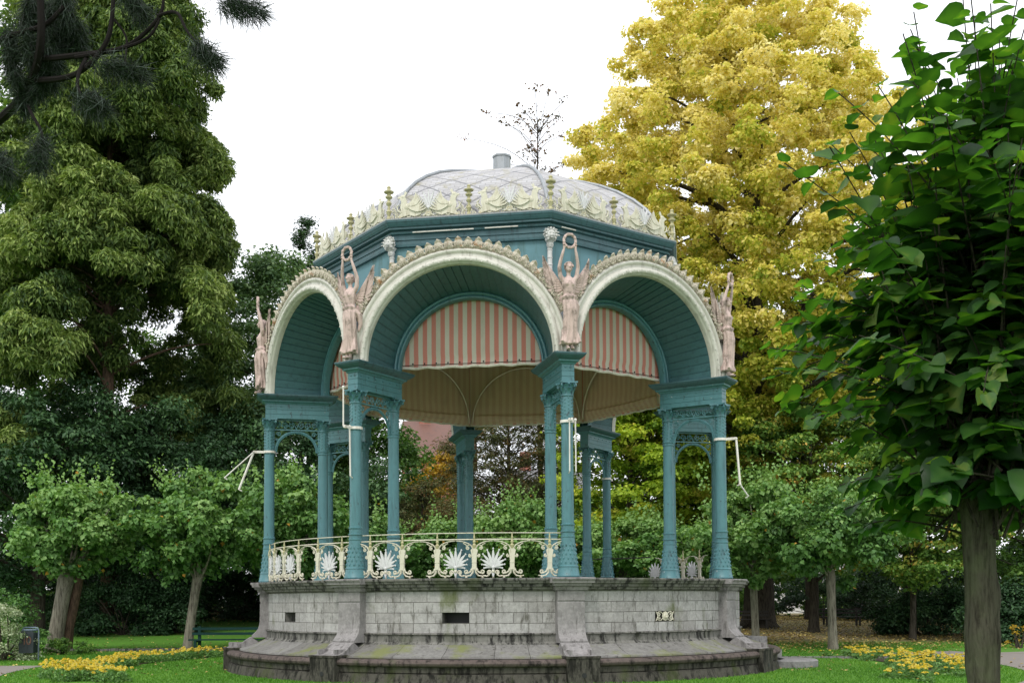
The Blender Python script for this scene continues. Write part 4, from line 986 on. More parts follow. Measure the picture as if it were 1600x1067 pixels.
def limb(mb, p0, p1, r0, r1, wob=.3, n=6):
    p0, p1 = Vector(p0), Vector(p1); pts = []; L = (p1 - p0).length
    o = Vector((random.gauss(0, wob), random.gauss(0, wob), random.gauss(0, wob * .5)))
    for i in range(n + 1):
        f = i / n; pts.append(p0.lerp(p1, f) + o * math.sin(PI * f) * L * .12 + Vector((0, 0, L * .08 * math.sin(PI * f))))
    mb.tube(pts, [r0 + (r1 - r0) * (i / n) for i in range(n + 1)], 6)
def tree(name, label, x, y, H, zc, rz, rxy, leafm, barkm='bark', nclump=120, crr=1.2, per=300, size=.16, top=.7, trunk_r=.3, ntl=24, group=None, tint=None, cat='tree', clumps=None, lean=(0, 0), base=None, kw={}, flare=True, trunk_top=None, fork=None):
    z0 = float(gz(np.array(float(x)), np.array(float(y)))) if base is None else base
    t_ = thing(name, label, cat, (x, y, z0), 0, group)
    cl = clumps if clumps is not None else crown_points(nclump, zc, rz, rxy, top)
    cr_ = crr * (.7 + .6 * rng.random(len(cl)))
    tc = .5 + .16 * rng.normal(size=len(cl)) if tint is None else tint(cl)
    P, N, A, L, Wd, tt = clump_leaves(cl, cr_, per, size, tint_c=tc, **kw)
    place('crown', leaf_mesh('crown', P, N, A, L, Wd, leafm, tt), t_)
    tb = MB(); tt_ = trunk_top or zc + rz * .6; tr = trunk_r
    zz = [-.3, 0, .25, .8, 1.8, tt_ * .4, tt_ * .7, tt_]; rr = [tr * 1.7, tr * 1.55, tr * 1.22, tr * 1.05, tr, tr * .82, tr * .5, tr * .12]
    tb.tube([(lean[0] * z / tt_ + .06 * math.sin(z * .9), lean[1] * z / tt_, z) for z in zz], rr, 12)
    ix = rng.permutation(len(cl))[:ntl]
    for i in ix:
        c = cl[i]; zs_ = max(tt_ * .2, min(c[2] - .25 * math.hypot(c[0], c[1]) - .5, tt_ * .97)); f = zs_ / tt_
        limb(tb, (lean[0] * f, lean[1] * f, zs_), tuple(c), max(.02, tr * .42 * (1.05 - f)), tr * .06)
    tb.obj('trunk', barkm, t_, smooth=True)
    return t_
PX = lambda px, depth: (px - 787) / 1716 * depth            # lateral position for a bearing seen in the photo
# --- great yellow tree
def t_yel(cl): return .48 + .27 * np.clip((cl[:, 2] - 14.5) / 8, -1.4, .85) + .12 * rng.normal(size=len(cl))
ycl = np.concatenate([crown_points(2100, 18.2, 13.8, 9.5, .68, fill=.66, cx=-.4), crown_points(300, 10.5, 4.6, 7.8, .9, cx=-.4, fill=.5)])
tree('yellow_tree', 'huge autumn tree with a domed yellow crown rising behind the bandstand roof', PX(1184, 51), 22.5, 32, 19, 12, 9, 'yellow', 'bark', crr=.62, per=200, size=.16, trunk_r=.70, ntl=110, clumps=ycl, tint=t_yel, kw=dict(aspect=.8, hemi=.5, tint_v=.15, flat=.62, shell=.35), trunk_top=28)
# --- cypress on the left
def cyp(n):
    out = []
    for i in range(n):
        z = 7.5 + 24.5 * rng.random() ** 1.1; f = (z - 7.5) / 24.6
        w = (4.15 + 1.9 * max(0, 1 - 3.2 * f)) * (1 - f) ** .20 * (.80 + .2 * rng.random()) * (.35 + .65 * (rng.random() ** .3)); a = rng.random() * 2 * PI
        x = w * math.cos(a) + .2; yy = w * math.sin(a)
        if z < 13.0 and x > -.2 and yy < 2: continue
        out.append((x, yy, z))
    return np.array(out)
lob = cyp(165); cl = []; ct = []
for q in lob:
    rl = 1.15 + .75 * rng.random(); tn = rng.normal() * .10
    for _ in range(9):
        d = rnd_unit(1)[0]; out_ = np.array([q[0], q[1], 0]); out_ = out_ / (np.linalg.norm(out_) + .01); d = d + out_ * .8 + np.array([0, 0, .55]); d /= np.linalg.norm(d)
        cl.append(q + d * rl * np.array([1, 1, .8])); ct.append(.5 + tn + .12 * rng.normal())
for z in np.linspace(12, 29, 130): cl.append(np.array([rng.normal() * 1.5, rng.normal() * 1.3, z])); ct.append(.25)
cl = np.array(cl); ct = np.array(ct)
def t_cyp(c): return ct
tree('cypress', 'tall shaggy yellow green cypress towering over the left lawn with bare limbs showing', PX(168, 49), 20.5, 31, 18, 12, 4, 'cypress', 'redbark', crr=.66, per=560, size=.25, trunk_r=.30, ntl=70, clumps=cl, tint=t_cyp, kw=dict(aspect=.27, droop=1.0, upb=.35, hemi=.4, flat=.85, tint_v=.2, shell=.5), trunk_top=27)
# --- trees round the left side
tree('leafy_tree', 'bright green broadleaf tree behind the cypress at the top left', PX(50, 62), 33.5, 36, 23, 13.5, 8.5, 'midleaf', nclump=210, crr=1.6, per=260, size=.24, kw=dict(tint_v=.2, shell=.3))
tree('laurel_tree', 'dark glossy evergreen tree below the cypress crown at the left edge', PX(60, 47), 18.5, 11, 6.2, 4.6, 5.6, 'darkleaf', nclump=120, crr=1.1, per=420, size=.2, top=.9, kw=dict(aspect=.45, droop=.5))
tree('laurel_tree', 'dark evergreen tree right of the cypress trunk behind the clipped limes', PX(265, 49), 20.5, 11, 6.0, 4.4, 4.6, 'darkleaf', nclump=110, crr=1.1, per=420, size=.2, top=.8, kw=dict(aspect=.45, droop=.5))
tree('blue_green_tree', 'airy blue green tree between the cypress and the bandstand', PX(310, 56), 27.5, 15, 9, 6, 4.6, 'greyleaf', nclump=110, crr=1.2, per=300, size=.18, top=.6, kw=dict(shell=.2, tint_v=.2))
tree('grey_green_tree', 'loose grey green tree standing left of the bandstand roof', PX(425, 57), 28.5, 20, 11.3, 8.2, 4.9, 'greyleaf', nclump=230, crr=1.15, per=300, size=.17, top=.55, kw=dict(shell=.2, tint_v=.2))
cc = np.array([(rng.normal() * .35 * (1 + (22.5 - z) * .12) * 1.0, rng.normal() * .4, z) for z in np.linspace(12, 22.8, 34)])
tree('slender_conifer', 'slender dark conifer spire poking above the grey green tree', PX(480, 63), 34.5, 23, 17, 5, 1, 'darkleaf', crr=.75, per=330, size=.17, clumps=cc, trunk_r=.14, ntl=10, kw=dict(aspect=.4, shell=.2))
tree('dark_tree', 'dense dark green tree seen between the left bandstand columns', PX(470, 50), 21.5, 12, 6.8, 5, 4.4, 'darkleaf', nclump=110, crr=1.1, per=360, size=.16, tint=lambda c: .75 + .15 * rng.normal(size=len(c)), kw=dict(aspect=.6))
tree('green_tree', 'mid green tree behind the front left column pair', PX(572, 54), 25.5, 12, 7, 5, 2.8, 'midleaf', nclump=90, crr=1.1, per=300, size=.16, tint=lambda c: .3 + .15 * rng.normal(size=len(c)))
tree('broad_tree', 'tall mid green tree filling the left edge behind the laurel', PX(-25, 55), 26.5, 26, 13.5, 12, 6.5, 'midleaf', nclump=150, crr=1.6, per=260, size=.22, tint=lambda c: .2 + .15 * rng.normal(size=len(c)), kw=dict(shell=.3))
# --- behind the bandstand
tree('larch', 'sparse brownish larch with tangled twigs seen through the centre of the bandstand', PX(795, 54), 25.5, 13, 7.6, 5.0, 3.6, 'brownleaf', nclump=300, crr=.85, per=300, size=.17, ntl=190, trunk_r=.22, kw=dict(aspect=.22, shell=.1, droop=.3, tint_v=.25))
tree('larch', 'sparse brownish larch left of centre below the golden shrub', PX(660, 50), 21.5, 9, 3.6, 3.0, 2.6, 'brownleaf', nclump=150, crr=.75, per=260, size=.17, ntl=110, trunk_r=.16, kw=dict(aspect=.22, shell=.1, droop=.3, tint_v=.25))
tree('golden_shrub', 'small golden tree glowing against the red house through the bandstand', PX(688, 60), 31.5, 9, 6.8, 2.2, 1.6, 'gold', nclump=40, crr=.7, per=150, size=.16, trunk_r=.12, ntl=12, kw=dict(shell=.2))
tree('maple', 'yellow green maple seen between the right hand bandstand columns', PX(985, 50), 21.5, 13, 8.0, 4.7, 3.9, 'maple', nclump=130, crr=.95, per=330, size=.17, ntl=60, trunk_r=.22, tint=lambda c: .38 + .2 * rng.normal(size=len(c)), kw=dict(flat=.5, shell=.3))
tree('maple', 'yellow green maple close behind the rightmost bandstand columns', PX(1110, 52), 23.5, 13, 7.6, 4.6, 3.6, 'maple', nclump=120, crr=.95, per=320, size=.17, ntl=60, trunk_r=.22, tint=lambda c: .40 + .2 * rng.normal(size=len(c)), kw=dict(flat=.5, shell=.3))
tree('autumn_tree', 'green tree turning orange at its tips behind the right limes', PX(1270, 47), 18.5, 11, 6.3, 4.0, 4.2, 'mixed', nclump=140, crr=.85, per=320, size=.15, ntl=50, trunk_r=.2, tint=lambda c: .45 + .2 * rng.normal(size=len(c)), kw=dict(flat=.5, shell=.3))
tree('autumn_tree', 'pale green tree with drooping lower boughs right of the thin pale stem', PX(1425, 42), 13.5, 9, 4.9, 3.0, 3.4, 'mixed', nclump=120, crr=.75, per=330, size=.14, ntl=40, trunk_r=.11, tint=lambda c: .42 + .16 * rng.normal(size=len(c)), kw=dict(flat=.5, shell=.3))
tree('green_tree', 'tall green tree behind the dark foreground lime at the right edge', PX(1520, 60), 31.5, 26, 16, 10, 5.5, 'midleaf', nclump=120, crr=1.3, per=260, size=.2, kw=dict(shell=.2))
rcl = np.array([(rng.normal() * 1.3, rng.normal() * 1.2, z) for z in np.linspace(19.5, 28.0, 75)])
tree('sparse_tree', 'nearly bare tree with a few reddish leaves behind the dome', PX(845, 58), 29.5, 25, 18, 6, 2, 'redleaf', crr=.6, per=20, size=.13, clumps=rcl, trunk_r=.16, ntl=75, kw=dict(shell=.05), trunk_top=27)
tree('shade_tree', 'dark leaning tree trunk standing just left of the widest right trunk', PX(1178, 57), 28.5, 16, 13, 4, 3.2, 'maple', nclump=60, crr=1.1, per=200, size=.18, trunk_r=.26, ntl=20)
tree('shade_tree', 'tree with dark forked trunk under the yellow crown', PX(1262, 60), 31.5, 18, 13, 4, 3.4, 'maple', nclump=60, crr=1.1, per=200, size=.18, trunk_r=.18, ntl=20)
tree('dark_stem_tree', 'slim dark stemmed tree beside the shrubbery on the right', PX(1415, 46), 17.5, 9, 6.2, 2.4, 2.2, 'mixed', nclump=50, crr=.8, per=200, size=.14, trunk_r=.13, ntl=15)

tree('green_tree', 'low branching green tree filling the gap at the right edge behind the foreground lime', PX(1625, 44), 15.5, 10, 5.6, 4.2, 4.2, 'midleaf', nclump=120, crr=.9, per=300, size=.15, trunk_r=.14, ntl=30, tint=lambda c: .3 + .15 * rng.normal(size=len(c)))
# --- clipped lime trees in a ring round the bandstand
def lime_proto(name, label, seed, x, y, rz_, s=1.0, bark='limebark', trunk_r=.17, w=2.3, h=1.75, zc=4.1, lean=(.1, 0), per=215, n=95, tn=.48):
    t_ = thing(name, label, 'tree', (x, y, float(gz(np.array(float(x)), np.array(float(y))))), rz_, 'clipped lime trees round the bandstand', (s, s, s))
    cl = crown_points(n, zc, h, w, .85, fill=.6); cl[:, :2] *= 1 + .13 * rng.normal(size=(n, 1)); cl[:, 2] = zc + (cl[:, 2] - zc) * (1 + .10 * rng.normal(size=n)); cl[:, 0] += lean[0]
    cr_ = .48 * (.7 + .6 * rng.random(n)); tc = tn + .13 * rng.normal(size=n) + .12 * (cl[:, 2] - zc) / h
    P, N, A, L, Wd, tt = clump_leaves(cl, cr_, per, .15, droop=.8, upb=.45, shell=.3, tint_c=tc, tint_v=.15, flat=.8, hemi=.5, aspect=.85)
    # upright shoots above the clipped head
    sh = []
    for _ in range(26):
        a = rng.random() * 2 * PI; r = w * .8 * rng.random() ** .5; L0 = .4 + .7 * rng.random()
        for q in range(9): sh.append((lean[0] + r * math.cos(a) + q * .03 * math.cos(a) + rng.normal() * .06, r * math.sin(a) + rng.normal() * .06, zc + h * .8 + L0 * q / 8))
    sh = np.array(sh); k = len(sh); d = rnd_unit(k); d[:, 2] = abs(d[:, 2])
    P = np.concatenate([P, sh]); N = np.concatenate([N, d]); A = np.concatenate([A, rnd_unit(k)]); L = np.concatenate([L, np.full(k, .13)]); Wd = np.concatenate([Wd, np.full(k, .115)]); tt = np.concatenate([tt, np.full(k, .75)])
    tt = np.where(tt > .95, .88, tt); tt = np.where(rng.random(len(tt)) < .004, 1.0, tt)
    place('crown', leaf_mesh('crown', P, N, A, L, Wd, 'limeleaf', tt), t_)
    tb = MB(); tr = trunk_r; zz = [-.2, 0, .3, 1.0, 1.9, 2.4, 2.8]
    tb.tube([(lean[0] * (z / 2.6) ** 1.2 if z > 0 else 0, 0, z) for z in zz], [tr * 1.5, tr * 1.35, tr * 1.1, tr, tr * 1.0, tr * 1.15, tr * .6], 10)
    for i in range(14):
        limb(tb, (lean[0], 0, 2.2 + .3 * random.random()), tuple(cl[i] * .8 + np.array([0, 0, zc * .2])), min(tr * .3, .05), .012, .4)
    place('trunk', tb.mesh('trunk', bark, True), t_)
    return t_
l1 = lime_proto('clipped_lime', 'clipped lime with a thick pale leaning trunk nearest the litter bin', 1, PX(80, 36.5), 8.4, 0, bark='palebark', trunk_r=.24, lean=(.42, 0), w=1.85, h=1.7, tn=.56)
l2 = lime_proto('clipped_lime', 'clipped lime with a thin leaning stem beside the green bench', 2, PX(292, 37.2), 8.9, 0, bark='palebark', trunk_r=.15, lean=(.35, 0), w=2.15, h=1.75, tn=.5)
l3 = lime_proto('clipped_lime', 'clipped lime with a slim pale stem standing in leaf litter right of the steps', 3, PX(1303, 35.5), 7.2, 0, bark='palebark', trunk_r=.14, lean=(-.05, 0), w=2.15, h=1.5, zc=3.7, tn=.40)
tb = MB(); tb.tube([(.25, .35, -.1), (.36, .3, .8), (.58, .25, 1.7), (.8, .2, 2.7)], [.22, .18, .16, .13], 10)
tk = tb.obj('trunk', 'redbark', l1, smooth=True)
l4 = lime_proto('clipped_lime', 'loose yellowish clipped lime seen low between the centre and the front right columns', 4, PX(820, 45.5), 17.0, 1.0, bark='palebark', trunk_r=.13, lean=(.1, 0), w=2.3, h=1.7, zc=4.0, tn=.66, per=170)
for px, dep, rz_, s, src, lab in ((455, 40.5, 1.9, 1.0, l2, 'clipped lime half hidden behind the two leftmost columns'), (545, 45, .9, .95, l3, 'clipped lime behind the front left column pair'), (655, 46, 2.6, .95, l3, 'clipped lime seen low between the front left columns and the dark rear pair'),
                                 (735, 46.5, 4.0, .95, l4, 'clipped lime seen low in the middle of the bandstand opening'), (890, 46, 5.2, .95, l3, 'clipped lime behind the front right column pair'), (975, 44.5, 3.3, .98, l4, 'clipped lime right of the rear right column pair'),
                                 (1075, 42, 1.2, 1.0, l3, 'clipped lime filling the gap between the right hand column pair'), (1180, 38.5, 2.2, .95, l4, 'clipped lime just right of the podium over the dark trunks')):
    copy_thing(src, (PX(px, dep), dep - 28.48, 0), rz_, lab, 'clipped lime trees round the bandstand', (s * (1.0 + .25 * random.random()), s * 1.1, s * (.88 + .22 * random.random())))
# --- shrubs and undergrowth
def shrub(label, x, y, w, h, leafm='darkleaf', n=60, per=260, size=.11, crr=.55, tint=.5, name='shrub', depth=None, group=None, cat='shrub', aspect=.5):
    z0 = float(gz(np.array(float(x)), np.array(float(y)))); t_ = thing(name, label, cat, (x, y, z0), 0, group)
    d = rnd_unit(n); d[:, 2] = abs(d[:, 2]); cl = d * np.array([w, depth or w * .6, h]) * (.55 + .4 * rng.random((n, 1)))
    P, N, A, L, Wd, tt = clump_leaves(cl, crr * (.7 + .6 * rng.random(n)), per, size, tint_c=tint + .15 * rng.normal(size=n), aspect=aspect, shell=.3, droop=.3)
    place('foliage', leaf_mesh('foliage', P, N, A, L, Wd, leafm, tt), t_)
    sb = MB()
    for i in range(min(n, 14)): limb(sb, (random.gauss(0, w * .08), random.gauss(0, .05), -.1), tuple(cl[i]), .035, .01)
    sb.obj('stem', 'bark', t_, smooth=True); return t_
for px, dep, w, h, lab in ((40, 56, 4.5, 3.6, 'dark shrub mass at the left edge behind the leaning lime trunks'), (170, 57, 4.0, 3.4, 'dark shrub left of the gap above the lawn'), (300, 60, 3.4, 3.2, 'dark shrub right of the gap above the left lawn'),
                           (385, 56, 3.8, 3.6, 'dark shrub behind the green bench beside the podium'), (470, 58, 3.6, 3.2, 'dark shrub directly left of the podium far behind')):
    shrub(lab, PX(px, dep), dep - 28.48, w, h, n=70, per=260, size=.15, crr=.7, tint=.3)
shrub('wide dark undergrowth bush hiding the cypress foot', PX(196, 47.6), 19.1, 2.1, 2.7, n=60, per=300, size=.12, tint=.35)
shrub('dark undergrowth bush right of the cypress foot', PX(262, 48), 19.5, 1.7, 2.5, n=55, per=300, size=.12, tint=.3)
shrub('rounded dark evergreen bush under the left clipped limes', PX(125, 50), 21.5, 2.2, 2.4, n=40, size=.10, tint=.55)
shrub('small dark fir like bush at the foot of a stem above the left lawn', PX(232, 55), 26.5, 1.3, 1.3, n=30, size=.10, tint=.4)
shrub('white variegated shrub at the left edge beside the litter bin', PX(2, 31.5), 3.2, 1.0, 1.75, 'variegated', n=45, per=150, size=.06, crr=.28, depth=.9, aspect=.6)
shrub('dark leafy shrub behind the variegated shrub at the left edge', PX(5, 34), 6.0, 1.2, 2.6, 'limeleaf', n=45, per=150, size=.09, crr=.4, tint=.35, aspect=.6)
shrub('low ivy like shrub round the feet of the pale leaning trunk', PX(110, 35.5), 6.9, .95, .55, 'midleaf', n=26, per=110, size=.07, crr=.2, tint=.4)
for px, dep, w, h, lab in ((1290, 62, 4.0, 3.4, 'dark shrub left of the far benches under the yellow tree'), (1390, 58, 3.6, 3.5, 'dark shrub behind the far park benches'), (1450, 45, 2.5, 2.0, 'broad dark rhododendron bush left of the furrowed trunk'), (1590, 40, 2.0, 2.1, 'dark shrub right of the furrowed foreground trunk'),
                           (1500, 52, 3.6, 3.8, 'tall dark shrub mass behind the furrowed trunk'), (1625, 50, 3.6, 4.2, 'tall dark shrub mass at the right edge')):
    shrub(lab, PX(px, dep), dep - 28.48, w, h, n=70, per=250, size=.13, crr=.6, tint=.4)
shrub('small orange leaved shrub at the right edge', PX(1592, 36), 7.5, .42, .9, 'gold', n=7, per=30, size=.08, crr=.13)
# far wood closing the view
n = 760; cl = np.stack([rng.uniform(-62, 62, n), rng.uniform(40, 50, n), .5 + 8.5 * rng.random(n) ** 1.5], 1)
P, N, A, L, Wd, tt = clump_leaves(cl, 1.7 * (.7 + .6 * rng.random(n)), 190, .34, tint_c=.35 + .2 * rng.normal(size=n), shell=.2)
tag(place('distant_wood', leaf_mesh('distant_wood', P, N, A, L, Wd, 'midleaf', tt)), 'dark mass of distant woodland closing the view beyond the lawn', 'woodland', kind='stuff')

# ================================================================== HOUSES
def house(label, x, y, w, d, h, wall, roof, rh=3, nx=3, nz_=3):
    t_ = thing('house', label, 'house', (x, y, 0)); z0 = 0
    m = MB(); m.box(-w / 2, w / 2, 0, d, -.5, h); m.add([(-w / 2, 0, h), (-w / 2, d, h), (-w / 2, d / 2, h + rh)], [(0, 1, 2)]); m.add([(w / 2, 0, h), (w / 2, d, h), (w / 2, d / 2, h + rh)], [(0, 2, 1)]); m.obj('wall', wall, t_)
    r = MB()
    for s_, y0 in ((-1, -.4), (1, d + .4)):
        r.add([(-w / 2 - .3, y0, h - .15), (w / 2 + .3, y0, h - .15), (w / 2 + .3, d / 2, h + rh + .08), (-w / 2 - .3, d / 2, h + rh + .08)], [(0, 1, 2, 3)])
    rf = r.obj('roof', roof, t_); MB().box(-w * .3, -w * .3 + .9, d / 2 - .4, d / 2 + .4, h + rh * .5, h + rh + 1.4).obj('chimney', 'redbrick', rf)
    for i in range(nx):
        for j in range(nz_):
            cx = -w / 2 + w * (i + .5) / nx; cz = 1.2 + (h - 1) * j / nz_
            f = MB(); f.box(cx - .6, cx + .6, -.06, .0, cz, cz + .08); f.box(cx - .6, cx + .6, -.06, 0, cz + 1.52, cz + 1.6); f.box(cx - .6, cx - .52, -.06, 0, cz + .08, cz + 1.52); f.box(cx + .52, cx + .6, -.06, 0, cz + .08, cz + 1.52); f.box(cx - .03, cx + .03, -.06, 0, cz + .08, cz + 1.52)
            fr_ = f.obj('window', 'whitewall', t_); MB().box(cx - .52, cx + .52, -.02, .01, cz + .08, cz + 1.52).obj('pane', 'glass', fr_)
house('red brick house half hidden behind trees left of centre', PX(682, 82), 53.5, 5.2, 8, 12.5, 'redbrick', 'rooftile', 3.2, 3, 4)
house('white rendered house glimpsed through the larch behind the bandstand', PX(850, 86), 57.5, 6, 8, 10.0, 'whitewall', 'greyroof', 2.4, 3, 3)
house('white house far behind the right hand trees', PX(1330, 88), 59.5, 12, 8, 9.0, 'whitewall', 'greyroof', 2.8, 5, 3)

# ================================================================== STREET FURNITURE
def bench(label, x, y, rz_, paint, w=2.2, group=None):
    z0 = float(gz(np.array(float(x)), np.array(float(y)))); t_ = thing('park_bench', label, 'bench', (x, y, z0), rz_, group)
    s_ = MB()
    for i in range(4): s_.box(-w / 2, w / 2, -.24 + i * .12, -.15 + i * .12, .42, .455)
    s_.obj('seat', paint, t_); bk = MB()
    for z in (.58, .74): bk.box(-w / 2, w / 2, .22 + (z - .58) * .25, .255 + (z - .58) * .25, z, z + .085)
    bk.obj('backrest', paint, t_)
    for xx in (-w / 2 + .22, w / 2 - .22):
        l = MB(); l.box(xx - .04, xx + .04, -.24, -.17, 0, .418); l.box(xx - .045, xx + .045, .258, .34, 0, .86); l.box(xx - .035, xx + .035, -.17, .257, .36, .417); l.obj('leg', paint, t_)
bench('dark green slatted park bench on the grass left of the podium', -9.05 + .4, 7.0, rad(0), 'greenpaint', 2.9)
bench('small dark park bench under the trees on the right', PX(1315, 52), 23.5, 0, 'darkwood', 2.0)
bench('dark park bench half hidden by the podium steps on the right', PX(1165, 50), 21.5, 0, 'darkwood', 2.2)
# litter bin
lb = thing('litter_bin', 'dark litter bin with faded number on a blue metal frame at the left path', 'litter bin', (PX(56, 32), 3.3, 0), rad(-8))
f = MB()
for sx in (-1, 1): f.tube([(sx * .25, 0, -.05), (sx * .25, 0, .86), (sx * .22, 0, .92), (sx * .15, 0, .94)], .022, 8)
f.tube([(-.16, 0, .94), (.16, 0, .94)], .022, 8); f.obj('frame', 'bluemetal', lb, smooth=True)
MB().lathe([(.001, .22), (.19, .22), (.20, .25), (.205, .80), (.19, .80), (.185, .3)], 20).obj('bin_body', 'binplate', lb, smooth=True)
p_ = MB(); p_.box(-.225, .225, -.225, -.212, .22, .84); p_.obj('front_plate', 'binplate', lb)
r_m = MB(); r_m.lathe([(.19, .84), (.215, .86), (.215, .885), (.19, .90)], 20); r_m.obj('rim', 'bluemetal', lb, smooth=True)
for i, ch in enumerate('10'):
    cu = bpy.data.curves.new('number', 'FONT'); cu.body = ch; cu.size = .34; cu.extrude = .003; tmp = bpy.data.objects.new('t', cu); COL.objects.link(tmp)
    bpy.context.view_layer.update(); me = bpy.data.meshes.new_from_object(tmp.evaluated_get(bpy.context.evaluated_depsgraph_get())); bpy.data.objects.remove(tmp)
    me.materials.clear(); me.materials.append(M['orange']); o = place('painted_number', me, lb, 0, (-.13 + .13 * i, -.231, .46)); o.rotation_euler = (PI / 2, 0, 0)

# ================================================================== FLOWERS
def bloom_mesh():
    q = 16; dd = rnd_unit(q); dd[:, 2] = abs(dd[:, 2]); Nn = dd + rng.normal(size=(q, 3)) * .3; Nn /= np.linalg.norm(Nn, axis=1, keepdims=True)
    return leaf_mesh('bloom', dd * .028, Nn, rnd_unit(q), np.full(q, .055), np.full(q, .05), 'petal', rng.random(q))
BLOOM = [bloom_mesh() for _ in range(3)]
def flower_proto(label, group, big, loc, seed, m='petal'):
    t_ = thing('flower_plant', label, 'flower', loc, 0, group)
    n = 150; d = rnd_unit(n); d[:, 2] = abs(d[:, 2]); C = d * np.array([.22, .22, .26]) * rng.random((n, 1)) ** .4
    place('foliage', leaf_mesh('foliage', C, rnd_unit(n) + np.array([0, 0, .6]), rnd_unit(n), np.full(n, .075), np.full(n, .045), 'limeleaf', .45 + .2 * rng.normal(size=n)), t_)
    for i in range(big):
        a = rng.random() * 2 * PI; r = .2 * rng.random() ** .5
        place('bloom', BLOOM[i % 3], t_, rng.random() * 6, (r * math.cos(a), r * math.sin(a), .25 + .09 * rng.random()))
    return t_
gl, gr = 'yellow bedding plants in the left flower bed', 'yellow bedding plants in the right flower bed'
ll, lr = 'yellow flowering bedding plant in the left flower bed', 'yellow flowering bedding plant in the right flower bed'
protoL = [flower_proto(ll, gl, k, (9.9 * math.sin(rad(-90 - i)), -9.9 * math.cos(rad(-90 - i)), 0), i) for i, k in enumerate((5, 3, 7))]
protoR = [flower_proto(lr, gr, k, (10.0 * math.sin(rad(84 + i)), -10 * math.cos(rad(84 + i)), 0), i) for i, k in enumerate((4, 2, 6))]
for i in range(105):
    a = rad(-146 + 92 * (i + rng.random() * .9) / 105); r = 9.62 + .6 * rng.random(); copy_thing(protoL[i % 3], (r * math.sin(a), -r * math.cos(a), 0), rng.random() * 6.28, ll, gl, (1, 1, .6 + .4 * rng.random()))
for i in range(22):
    a = rad(-76 + 18 * rng.random()); r = 10.15 + .8 * rng.random(); copy_thing(protoL[i % 3], (r * math.sin(a), -r * math.cos(a), 0), rng.random() * 6.28, ll, gl, (1, 1, .7 + .4 * rng.random()))
for i in range(100):
    a = rad(50 + 59 * rng.random() ** .9); r = 9.6 + 2.0 * rng.random(); copy_thing(protoR[i % 3], (r * math.sin(a), -r * math.cos(a), 0), rng.random() * 6.28, lr, gr, (1, 1, .5 + .4 * rng.random()))

# ================================================================== GRASS AND FALLEN LEAVES
n = 170000; yy = rng.uniform(-9.5, 12, n); dep = yy + 28.48; xx = rng.uniform(-.50, .50, n) * dep
rr = np.hypot(xx, yy); ang = np.degrees(np.arctan2(xx, -yy))
ok = (rr > 7.0) & ~((rr > 9.5) & (rr < 10.7) & (ang > -150) & (ang < -55)) & ~((rr > 9.4) & (rr < 11.7) & (ang > 62) & (ang < 112)) & ~((rr > 11.9) & (rr < 13.9) & (ang < -10) & (ang > -92)) & ~((rr > 12.3) & (rr < 15) & (ang > 10) & (ang < 112)) & ~((xx < -13.5) & (yy < .3)) & ~((xx > 14.2) & (yy < 7.5))
xx, yy = xx[ok], yy[ok]; n = len(xx); zz = gz(xx, yy); h = .028 + .03 * rng.random(n); a = rng.random(n) * 2 * PI; wv = .007 + .005 * rng.random(n)
base = np.stack([xx, yy, zz], 1); dx = np.stack([np.cos(a) * wv, np.sin(a) * wv, np.zeros(n)], 1); tip = base + np.stack([rng.normal(size=n) * .02, rng.normal(size=n) * .02, h], 1)
v = np.stack([base - dx, base + dx, tip], 1).reshape(-1, 3)
tint = np.repeat(np.clip(.5 + .25 * rng.normal(size=n) + .25 * np.sin(xx * .9) * np.cos(yy * .7), 0, 1), 3)
tag(place('grass', np_mesh('grass', v, np.arange(n * 3).reshape(-1, 3), 'grassblade', tint)), 'short green grass covering the lawns round the bandstand', 'grass', kind='stuff')
def litter(n, x0, x1, y0, y1, size, label, cond=None):
    x = rng.uniform(x0, x1, n); y = rng.uniform(y0, y1, n)
    if cond is not None: k = cond(x, y); x, y = x[k], y[k]
    n = len(x); C = np.stack([x, y, gz(x, y) + .025 + .02 * rng.random(n)], 1); N = rnd_unit(n) * .5 + np.array([0, 0, 1]); N /= np.linalg.norm(N, axis=1, keepdims=True)
    tag(place('fallen_leaves', leaf_mesh('fallen_leaves', C, N, rnd_unit(n), np.full(n, size), np.full(n, size * .8), 'litter', rng.random(n))), label, 'fallen leaves', kind='stuff')
litter(26000, 8, 32, 6, 46, .10, 'yellow and brown fallen leaves scattered under the right hand trees', lambda x, y: rng.random(len(x)) < np.clip((y - 5) / 9, .06, 1))
litter(3200, -20, 14, -4, 30, .08, 'scattered fallen leaves dotted over the left lawn')
litter(5000, -26, -6, 26, 44, .12, 'brown fallen leaves under the trees beyond the left lawn')

